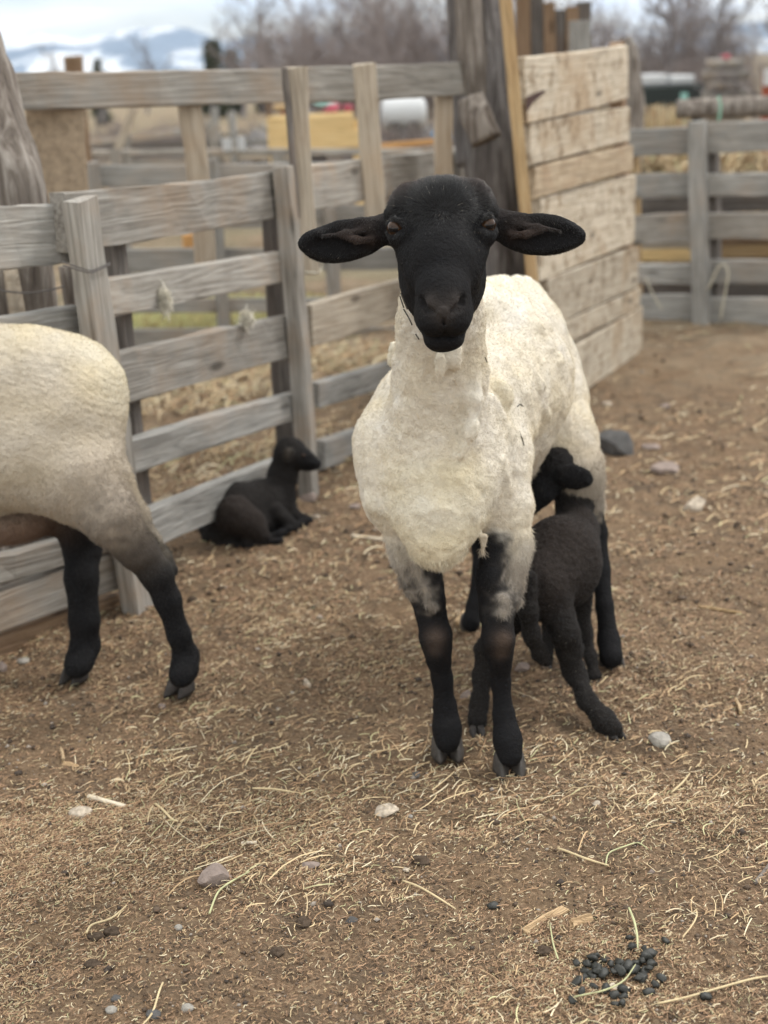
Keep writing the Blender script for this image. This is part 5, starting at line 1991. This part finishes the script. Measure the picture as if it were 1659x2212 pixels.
tub_lump(616, 238, 12.5, 42, 26, M_RED, 'red plastic tub on the junk heap left of the first tall batten', 'plastic_tub', 'tub', 3, 4)
tub_lump(716, 236, 12.5, 46, 30, M_RED, 'magenta red tub right of the first tall batten', 'plastic_tub', 'tub', 6, 4)
tub_lump(752, 236, 12.8, 30, 22, M_RED, 'small red tub beside the magenta red tub', 'plastic_tub', 'tub', 7, 4)
tub_lump(705, 224, 13.2, 60, 18, M_TEAL, 'faded teal cover lying over the junk heap', 'tarp', 'tarp', 9, 4)
tub_lump(946, 292, 11.5, 34, 20, M_BLUE, 'blue tarp bundle right of the white tank', 'tarp', 'tarp', 12, 5)
tub_lump(985, 288, 11.6, 16, 46, M_BLUE, 'upright blue sheet behind the right end of the fence', 'tarp', 'tarp', 14, 5)
tub_lump(1095, 288, 7.5, 26, 44, M_BLUE, 'blue plastic jug behind the gap beside the prop pole', 'jug', 'jug', 15, 3)
tub_lump(1086, 146, 7.5, 30, 18, M_WHITEP, 'pale blue-white cap behind the prop pole', 'jug', 'jug', 16, 3)
tub_lump(1104, 440, 6.5, 24, 30, M_BLUE, 'lower blue jug in the gap beside the prop pole', 'jug', 'jug', 17, 3)
M_JUNK = plain('grey_junk', (0.14, 0.13, 0.125), 0.8, 0.3, 0.5, 4, 0.5, 0.01)
for k, (u, v, w, h) in enumerate(((545, 285, 130, 60), (640, 250, 150, 40), (900, 290, 130, 50), (760, 290, 60, 60))):
    c, t = Pd(u, v, 13.6)
    hh = c[2] + h / 2 * t / FD
    o = blob('junk_heap', (c[0], 13.8, hh * 0.5), (w / 2 * t / FD, 0.5, hh * 0.5), M_JUNK, 30 + k, 0.3, 14, 0, 9, ang=3.0, smooth=False)
    tag(o, ['grey heap of scrap behind the white buckets', 'dark heap of scrap under the red tubs', 'dark heap of scrap below the white tank', 'dark scrap between the yellow lumber and the tank'][k], 'scrap heap')
for k, (u0, v0, u1, v1, Y) in enumerate(((560, 270, 640, 320, 11.6), (590, 262, 660, 330, 11.6))):
    s_ = thing('scrap_pole', tuple(P(u1, v1, Y)[:2]) + (0,), ['thin grey pole slanting through the scrap at left of the lumber', 'second slanting grey pole beside the first'][k], 'pole')
    board(s_, P(u0, v0, Y), P(u1, v1, Y), 0.04, 0.04, M_GREY, (0, 1, 0), 'pole', 3)
br = crate(590, 226, 640, 240, 12.0, 0.25, M_STICK, 'pale tan board laid on top of the junk heap', 'loose_board', 'board')
c = P(610, 234, 12.0)

# old plank shed posts showing over the gate
shed = thing('shed_wall', tuple(P(1200, 200, 7.6)[:2]) + (0,), 'old brown vertical plank wall rising behind the top of the pale gate', 'wall')
for k, (u, v0, w, mt) in enumerate(((1128, -30, 30, M_BROWN), (1158, -20, 34, M_DARKW), (1186, 6, 26, M_BROWN), (1211, 22, 28, M_DARKW), (1236, 14, 26, M_BROWN), (1261, 4, 30, M_DARKW))):
    A, t = Pd(u, v0, 7.7 + 0.02 * (k % 2))
    board(shed, (A[0], A[1], 0), A, w * t / FD, 0.05, mt, (1, 0, 0), 'plank', 6, 0.006)
A, t = Pd(1252, 45, 7.3)
board(shed, (A[0], A[1], 0.9), A, 46 * t / FD, 0.05, M_GREYB, (1, 0, 0), 'plank', 5, 0.004)
A, t = Pd(1252, 104, 7.35)
tp = thing('twisted_post', tuple(P(1358, 300, 7.9)[:2]) + (0,), 'twisted brown juniper post just right of the pale gate top', 'post')
q = [P(1362, 420, 7.9), P(1358, 300, 7.9), P(1366, 200, 7.9), P(1362, 120, 7.9), P(1356, 78, 7.9)]
q[0][2] = -0.05
logobj('trunk', q, [0.085, 0.075, 0.07, 0.05, 0.012], M_TRUNK, tp, seg=20, groove=0.3, seed=61, sub=8)
q = [P(1345, 300, 7.95), P(1345, 200, 7.95), P(1340, 95, 7.95)]
logobj('limb', q, [0.05, 0.05, 0.03], M_BROWN, tp, seg=14, groove=0.3, seed=66, sub=8)

# log cabin wall, dark lean-to
cab = thing('log_shed', tuple(P(1568, 230, 15)[:2]) + (0,), 'grey log shed wall far right above the round rail log', 'shed')
a, b = P(1528, 232, 15.0), P(1602, 232, 15.0)
zt = P(1565, 128, 15.0)[2]
nn = 11
for k in range(nn):
    z = zt * (k + 0.5) / nn
    x0, x1 = a[0] - 0.06 * (k % 2), b[0] + 0.05 * (k % 2)
    V, F = log_mesh('log', [(x0, 15.0, z), ((x0 + x1) / 2, 15.0, z), (x1, 15.0, z)], [zt / nn * 0.5] * 3, M_GREY, seg=10, groove=0.05, seed=k, sub=2)
    world_mesh('log', V, F, M_GREY, cab)
for k in range(nn):
    z = zt * (k + 0.5) / nn
    V, F = log_mesh('log', [(b[0] - 0.05, 15.0, z), (b[0] + 0.2, 16.6, z), (b[0] + 0.4, 18.2, z)], [zt / nn * 0.5] * 3, M_GREY, seg=8, groove=0.05, seed=k + 40, sub=2)
    world_mesh('log', V, F, M_GREY, cab)
tub_lump(1568, 122, 14.6, 24, 16, M_RED, 'red container on top of the grey log shed', 'container', 'container', 19, 3)
dk = crate(1392, 186, 1518, 214, 16.0, 1.8, plain('dark_green_tarp', (0.025, 0.032, 0.03), 0.7, 0.3), 'dark low shed among the bare trees right of the gate', 'low_shed', 'shed', True)
for k, (u0, u1, v0, v1) in enumerate(((1388, 1440, 162, 184), (1450, 1500, 164, 182))):
    crate(u0, v0, u1, v1, 16.1, 0.8, M_WHITEP, ['white box on the left of the dark shed roof', 'white box on the right of the dark shed roof'][k], 'white_box', 'box')
A = P(1478, 200, 11.0)
gp = thing('green_stake', (A[0], A[1], 0), 'pale green metal stake in front of the dark low shed', 'stake')
board(gp, (A[0], A[1], 0), A, 0.05, 0.03, M_TEAL, (1, 0, 0), 'stake', 2)
A = P(1655, 168, 12.0)
sg = thing('white_sign', (A[0], A[1], 0), 'small blank white sign on a rust red post at the right edge', 'sign')
boxobj('panel', (A[0] + 0.06, A[1], A[2]), 0.16, 0.02, 0.13, M_WHITEP, sg)
board(sg, (A[0] + 0.05, A[1] + 0.03, 0), (A[0] + 0.05, A[1] + 0.03, A[2] + 0.05), 0.14, 0.04, plain('rust_red', (0.25, 0.06, 0.03), 0.8), (1, 0, 0), 'post', 2)

# hay heap behind the right fence
def hay(name, cx, cy, rx, ry, h, n, label, col=1.2, tall=False, seed=1, tint=(1, 1, 1)):
    r = np.random.default_rng(seed)
    a = r.uniform(0, 2 * math.pi, n)
    d = np.sqrt(r.random(n))
    x, y = cx + np.cos(a) * d * rx, cy + np.sin(a) * d * ry
    z = h * (1 - d ** 2) * r.uniform(0.75, 1.0, n)
    p = np.column_stack([x, y, np.maximum(z, 0.005)])
    L = r.uniform(0.10, 0.25, n)
    if tall:
        p[:, 2] = 0
        V, F, C = ribbons(p, r.uniform(0, math.pi, n), np.full(n, 0.06), np.full(n, 0.006), r.normal(0, 0.2, n), np.zeros(n), np.zeros(n), straw_cols(n, col) * np.array(tint), 3)
        # stalks stand up: stretch each along z
        V = V.reshape(n, -1, 3)
        hh = h * r.uniform(0.5, 1.0, n)
        m = V.shape[1] // 2
        for i in range(m):
            V[:, 2 * i:2 * i + 2, 2] += (hh * i / (m - 1))[:, None]
        V = V.reshape(-1, 3)
    else:
        V, F, C = ribbons(p, r.uniform(0, math.pi, n), L, r.uniform(0.005, 0.010, n), r.normal(0, 0.4, n), L * 0.15, r.normal(0, 0.35, n), straw_cols(n, col), 3)
    o = world_mesh(name, V, F, M_LITTER, None, False, C)
    o['kind'] = 'stuff'
    o['label'] = label
    return o


A = P(1600, 350, 7.7)
hay('hay_heap', A[0] + 0.1, 7.9, 0.75, 0.5, A[2] + 0.05, 5000, 'yellow heap of hay behind the far right fence', 1.05, seed=2)
A = P(1420, 345, 7.7)
hay('hay_heap', A[0], 8.0, 0.35, 0.4, A[2] + 0.02, 2500, 'pale heap of straw behind the left end of the far right fence', 0.95, seed=3)
A = P(1400, 225, 9.0)
hay('dry_grass', A[0], 9.2, 0.30, 0.5, A[2], 2600, 'tuft of tall dry yellow grass between gate and rail log', 0.95, True, seed=4)
g_ = G(450, 700)
hay('grass', g_[0], g_[1] + 0.2, 0.75, 0.45, 0.06, 4500, 'patch of short yellowish green grass inside the pen behind the fence', 0.75, True, 8, (0.72, 0.84, 0.55))
M_FLEECE = plain('loose_fleece', (0.66, 0.61, 0.50), 0.95, 0.1, 0.15, 200, 0.6, 0.003)
for k, (u, v, w_, h_, lab) in enumerate(((356, 650, 22, 40, 'tuft of cream wool snagged on the second fence board'), (610 - 78, 690, 24, 14, 'small tuft of wool caught on top of the third fence board'))):
    A = PL1.hit(u, v, -0.03)
    t_ = np.dot(A - C0, F_)
    Vt, Ft, Nt = [], [], []
    rr_ = np.random.default_rng(k)
    n_ = 900
    p_ = A + rr_.normal(0, 1, (n_, 3)) * np.array([w_, w_ * 0.6, h_]) * t_ / FD * 0.22
    V_, F_s, C_ = ribbons(p_, rr_.uniform(0, 6.28, n_), rr_.uniform(0.008, 0.022, n_), np.full(n_, 0.0012), rr_.normal(0, 0.9, n_), rr_.normal(0, 0.004, n_), rr_.normal(0, 0.8, n_), np.tile([[0.70, 0.66, 0.56]], (n_, 1)) * rr_.uniform(0.8, 1.1, (n_, 1)), 4)
    tag(world_mesh('wool_tuft', V_, F_s, M_LITTER, None, False, C_), lab, 'wool tuft')


# ------------------------------------------------------------------ bare trees and brush
def tree_mesh(seed, H, stems, spread, levels=4, r0=0.05, kids=5):
    r = random.Random(seed)
    Vs, Fs = [], []
    trunk = ([], [])

    def tubeseg(pts, rads, dst, sides):
        V, F = dst
        base = len(V)
        for i, (p, q) in enumerate(zip(pts, rads)):
            t = (pts[min(i + 1, len(pts) - 1)] - pts[max(i - 1, 0)]).normalized()
            a = t.cross(Vector((0.3, 1, 0.2))).normalized()
            b = t.cross(a)
            for k in range(sides):
                an = 2 * math.pi * k / sides
                V.append(tuple(p + (a * math.cos(an) + b * math.sin(an)) * q))
        for i in range(len(pts) - 1):
            for k in range(sides):
                x, y = base + i * sides + k, base + i * sides + (k + 1) % sides
                F.append((x, y, y + sides, x + sides))

    def grow(p, d, L, rad, lev):
        pts, rads = [p.copy()], [rad]
        n = 4 if lev < 2 else 3
        cur, dd = p.copy(), d.copy()
        for i in range(n):
            dd = (dd + Vector((r.gauss(0, 0.16), r.gauss(0, 0.16), r.gauss(0.05, 0.10)))).normalized()
            cur = cur + dd * L / n
            pts.append(cur.copy())
            rads.append(rad * (1 - 0.65 * (i + 1) / n))
        tubeseg(pts, rads, trunk if lev == 0 and stems == 1 else (Vs, Fs), 6 if lev == 0 else 3)
        if lev >= levels:
            return
        for k in range(kids + (1 if lev else 2)):
            s = r.uniform(0.25, 1.0)
            i = min(int(s * n), n - 1)
            q = pts[i].lerp(pts[i + 1], s * n - i)
            ax = Vector((r.gauss(0, 1), r.gauss(0, 1), r.gauss(0.35, 0.6))).normalized()
            nd = (dd * 0.75 + ax * r.uniform(0.5, 0.95)).normalized()
            grow(q, nd, L * r.uniform(0.45, 0.68), max(rad * 0.5, 0.004), lev + 1)

    if stems > 1:
        tubeseg([Vector((0, 0, -0.1)), Vector((0, 0, 0.05)), Vector((0.01, 0, 0.16))], [r0 * 2.2, r0 * 2, r0 * 1.4], trunk, 8)
    for s in range(stems):
        a = r.uniform(0, 6.28)
        d = Vector((math.cos(a) * spread, math.sin(a) * spread, 1)).normalized()
        grow(Vector((math.cos(a) * 0.1 * stems, math.sin(a) * 0.1 * stems, -0.05)), d, H * r.uniform(0.45, 0.62), r0, 0)
    mk = lambda nm, VF, mt: None
    out = []
    for nm, (V, F) in (('trunk', trunk), ('branches', (Vs, Fs))):
        me = bpy.data.meshes.new(nm)
        me.from_pydata(V, [], F)
        for p_ in me.polygons:
            p_.use_smooth = True
        out.append(me)
    return out


variants = []
for k, (H, st_, sp) in enumerate(((3.4, 4, 0.45), (3.0, 6, 0.6), (4.6, 1, 0.15), (2.6, 7, 0.7))):
    variants.append(tree_mesh(50 + k, H, st_, sp, 3, 0.035 if st_ > 1 else 0.09, 5))
for vi, v in enumerate(variants):
    for me in v:
        me.materials.append(M_TWIG if vi != 2 else M_TWIGG)

trees = []


def tree(vi, u, Y, s, label, name='bare_bush', cat='bush', rz=None, group=None, sz=None):
    A = P(u, 200, Y)
    root = thing(name, (A[0], A[1], 0), label, cat, group)
    root.rotation_euler = (0, 0, random.uniform(0, 6.28) if rz is None else rz)
    root.scale = (s, s, sz or s)
    for nm, me in zip(('trunk', 'branches'), variants[vi]):
        o = bpy.data.objects.new(nm, me)
        COL.objects.link(o)
        o.parent = root
    return root


grp = 'leafless brush and trees beyond the pens'
spots = [
    (1, 655, 27, 1.0, 'sparse leafless bush left of the first batten top'), (0, 700, 24, 1.1, 'reddish leafless bush above the rail between the battens'),
    (1, 745, 26, 1.25, 'reddish brush just left of the second batten top'), (3, 790, 22, 1.3, 'dense reddish brush right behind the second batten'),
    (0, 830, 24, 1.5, 'tall reddish bush over the right half of the rail'), (1, 875, 21, 1.35, 'thick red-brown bush above the ewe left ear side rail'),
    (3, 915, 23, 1.5, 'dense bush touching the left of the juniper gate post'), (0, 955, 20, 1.4, 'tall leafless bush hugging the juniper gate post'),
    (1, 1000, 22, 1.5, 'brush seen between split limb and juniper gate post'), (1, 1130, 21, 1.4, 'brush seen between prop pole and old plank wall'),
    (1, 1310, 24, 1.0, 'thin leafless bush above the right corner of the pale gate'), (0, 1375, 22, 1.25, 'leafless bush behind the twisted juniper post'),
    (1, 1420, 20, 1.15, 'grey leafless bush left part of the right thicket'), (3, 1465, 22, 1.4, 'dense bush behind the dark low shed'),
    (0, 1500, 23, 1.45, 'tall leafless bush above the dark low shed'), (1, 1545, 19, 1.1, 'leafless bush behind the left of the log shed'),
    (2, 1590, 21, 0.85, 'leafless tree rising behind the log shed'), (3, 1625, 19, 1.3, 'dense bush right of the log shed'),
    (2, 1415, 21, 0.9, 'sparse tall bare tree left of the dark low shed'), (2, 1520, 24, 0.95, 'sparse tall bare tree above the right end of the dark low shed'), (2, 1690, 15, 1.0, 'large bare tree at the right edge with heavy limbs'), (1, 1668, 22, 1.5, 'leafless bush at the right edge'),
]
for (vi, u, Y, s, lab) in spots:
    tree(vi, u, Y, s * Y / 26.0 * (0.62 if vi != 2 and u > 1200 else 0.80 if vi != 2 else 1.0), lab, 'bare_tree' if vi == 2 else 'bare_bush', 'tree' if vi == 2 else 'bush', None, grp)
for k, (u, Y, s) in enumerate(((520, 40, 0.9), (600, 38, 1.0), (560, 44, 1.0), (480, 46, 0.8), (310, 50, 0.75), (110, 48, 0.7))):
    tree(2, u, Y, s * 0.95, ['thin bare tree above the junipers at left centre', 'thin bare tree right of the junipers', 'thin bare tree between the two junipers', 'faint bare tree left of the junipers',
                      'faint bare tree in front of the snowy mountains', 'small faint bare tree near the left edge'][k], 'bare_tree', 'tree', None, grp)
for k, (u, Y) in enumerate(((835, 11.6), (880, 11.8), (915, 11.5))):
    tree(3, u, Y, 0.36, ['dark leafless bush before the left end of the white tank', 'dark leafless bush before the middle of the white tank', 'dark leafless bush before the right end of the white tank'][k], 'bare_bush', 'bush', None, grp)
# low reddish thicket seen under the top rail at left
for k, (u, Y) in enumerate(((190, 15), (240, 16), (300, 15.5), (350, 16), (400, 15), (460, 16))):
    tree(3, u, Y, 0.34, ['low reddish brush under the top rail, leftmost clump', 'low reddish brush behind the leaning pole', 'low reddish brush right of the leaning pole', 'low reddish brush left of the tan batten',
                        'low reddish brush behind the tan batten', 'low reddish brush right of the tan batten'][k], 'bare_bush', 'bush', None, grp)

# dark olive junipers on the skyline
def juniper(u, Y, vtop, wpx, label, seed):
    A, t = Pd(u, vtop, Y)
    H = A[2]
    rad = wpx / 2 * t / FD
    root = thing('juniper_tree', (A[0], A[1], 0), label, 'tree')
    V, F = log_mesh('trunk', [(A[0], A[1], -0.05), (A[0], A[1], H * 0.4), (A[0] + 0.1, A[1], H * 0.75)], [0.2, 0.14, 0.06], M_TRUNKD, seg=10, groove=0.15, seed=seed, sub=3)
    world_mesh('trunk', V, F, M_TRUNKD, root)
    r = np.random.default_rng(seed)
    n = 9000
    # clumps of short needles through an uneven cone
    nc = 60
    cz = r.uniform(0.06, 0.97, nc) ** 0.9
    ca = r.uniform(0, 6.28, nc)
    cr_ = rad * (1 - cz) ** 0.55 * r.uniform(0.3, 0.95, nc)
    cp = np.column_stack([np.cos(ca) * cr_, np.sin(ca) * cr_, cz * H])
    pick = r.integers(0, nc, n)
    p = cp[pick] + r.normal(0, 1, (n, 3)) * rad * 0.17
    p[:, 2] = np.clip(p[:, 2], 0.05, H)
    d = r.normal(size=(n, 3))
    d /= np.linalg.norm(d, axis=1)[:, None]
    e = np.cross(d, r.normal(size=(n, 3)))
    e /= np.linalg.norm(e, axis=1)[:, None]
    s = rad * 0.10
    V = np.stack([p - d * s, p + e * s * 0.5, p + d * s, p - e * s * 0.5], 1).reshape(-1, 3) + np.array([A[0], A[1], 0])
    F = np.arange(n * 4).reshape(-1, 4)
    c = np.array([0.060, 0.066, 0.038]) * r.uniform(0.6, 1.6, (n, 1))
    world_mesh('crown', V, F, M_LITTER, root, False, np.repeat(c, 4, 0))


juniper(456, 42, 86, 66, 'dark olive juniper tree above the rail, left of its neighbour', 5)
juniper(498, 45, 108, 60, 'lower olive juniper shrub touching the left juniper', 6)
juniper(572, 44, 86, 64, 'dark olive juniper tree above the rail, just left of the first batten', 7)
juniper(208, 40, 128, 46, 'small dark juniper above the rail at the far left', 8)
ps = thing('stump_post', tuple(P(160, 150, 9.0)[:2]) + (0,), 'old brown post top poking over the rail at the far left', 'post')
q = [P(163, 200, 9.0), P(160, 150, 9.0), P(156, 121, 9.0)]
q[0][2] = -0.05
logobj('trunk', q, [0.055, 0.055, 0.06], M_BROWN, ps, seg=12, groove=0.2, seed=5, sub=4)

# tan hill with a little snow
def hill(name, u0, u1, Y, prof, mat, label, depth, amp, seed, nx=120, ny=26):
    us = np.linspace(u0, u1, nx)
    V = []
    for j in range(ny):
        s = j / (ny - 1)
        YY = Y + (s - 0.5) * depth
        for i, u in enumerate(us):
            A = P(u, 150, Y)
            crest = max(P(u, np.interp(u, [p[0] for p in prof], [p[1] for p in prof]), Y)[2], 0.0)
            x = A[0] * YY / Y
            V.append((x, YY, crest * math.sin(math.pi * s) ** 0.8))
    V = np.array(V)
    q = V / (depth * 0.35)
    nz_ = fbm(np.column_stack([q[:, 0] * 1.5, q[:, 1] * 1.5, q[:, 0] * 0]), 5, seed)
    ridge = 1 - np.abs(nz_)
    edge = np.sin(math.pi * np.repeat(np.arange(ny) / (ny - 1), nx))
    V[:, 2] = np.maximum(V[:, 2] * (1 + amp * (ridge - 0.75)), 0) - 2.0 * (1 - edge) * (Y > 1000) - 0.3
    idx = np.arange(nx * ny).reshape(ny, nx)
    F = np.stack([idx[:-1, :-1], idx[:-1, 1:], idx[1:, 1:], idx[1:, :-1]], -1).reshape(-1, 4)
    o = world_mesh(name, V, F, mat, None, True)
    o['kind'] = 'structure'
    o['label'] = label
    return o


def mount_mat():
    m, n, b = new_mat('haze_tinted_rock_and_snow')
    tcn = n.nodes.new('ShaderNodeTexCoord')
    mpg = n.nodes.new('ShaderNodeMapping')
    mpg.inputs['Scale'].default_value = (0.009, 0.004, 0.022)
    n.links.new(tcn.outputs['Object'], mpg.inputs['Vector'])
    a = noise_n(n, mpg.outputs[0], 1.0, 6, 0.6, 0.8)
    c = ramp(n, a, [(0.42, (0.12, 0.16, 0.22)), (0.51, (0.20, 0.25, 0.32)), (0.55, (0.88, 0.88, 0.88)), (0.7, (0.95, 0.95, 0.95))])  # rock tones lifted towards pale blue: distance haze painted into the colour
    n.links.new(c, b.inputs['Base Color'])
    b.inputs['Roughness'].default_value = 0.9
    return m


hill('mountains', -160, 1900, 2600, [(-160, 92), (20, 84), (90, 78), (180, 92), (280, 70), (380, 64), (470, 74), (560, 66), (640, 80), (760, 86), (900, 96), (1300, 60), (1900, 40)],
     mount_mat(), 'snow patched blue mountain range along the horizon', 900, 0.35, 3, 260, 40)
hill('hill', 560, 900, 240, [(560, 150), (620, 128), (700, 116), (760, 112), (830, 124), (900, 140)], plain('dry_hill', (0.30, 0.24, 0.18), 0.95, 0.1, 0.4, 0.08, 0),
     'low tan hillside behind the batten tops', 90, 0.2, 6, 60, 14)

# the air between here and the mountains
hz = bpy.data.materials.new('pale_air')
hz.use_nodes = True
n = hz.node_tree
n.nodes.clear()
o_ = n.nodes.new('ShaderNodeOutputMaterial')
pv = n.nodes.new('ShaderNodeVolumePrincipled')
pv.inputs['Color'].default_value = (0.60, 0.76, 1.0, 1)
pv.inputs['Density'].default_value = 0.00030
pv.inputs['Anisotropy'].default_value = 0.0
n.links.new(pv.outputs[0], o_.inputs['Volume'])
me = bpy.data.meshes.new('haze')
x0, x1, y0, y1, z0, z1 = -3100, 3100, -330, 3300, -1.5 - 2.5, 260
vs = [(x, y, z) for x in (x0, x1) for y in (y0, y1) for z in (z0, z1)]
me.from_pydata(vs, [], [(0, 1, 3, 2), (4, 6, 7, 5), (0, 4, 5, 1), (2, 3, 7, 6), (0, 2, 6, 4), (1, 5, 7, 3)])
me.materials.append(hz)
hzo = link('haze', me)
hzo['kind'] = 'stuff'
#BACKGROUND_END
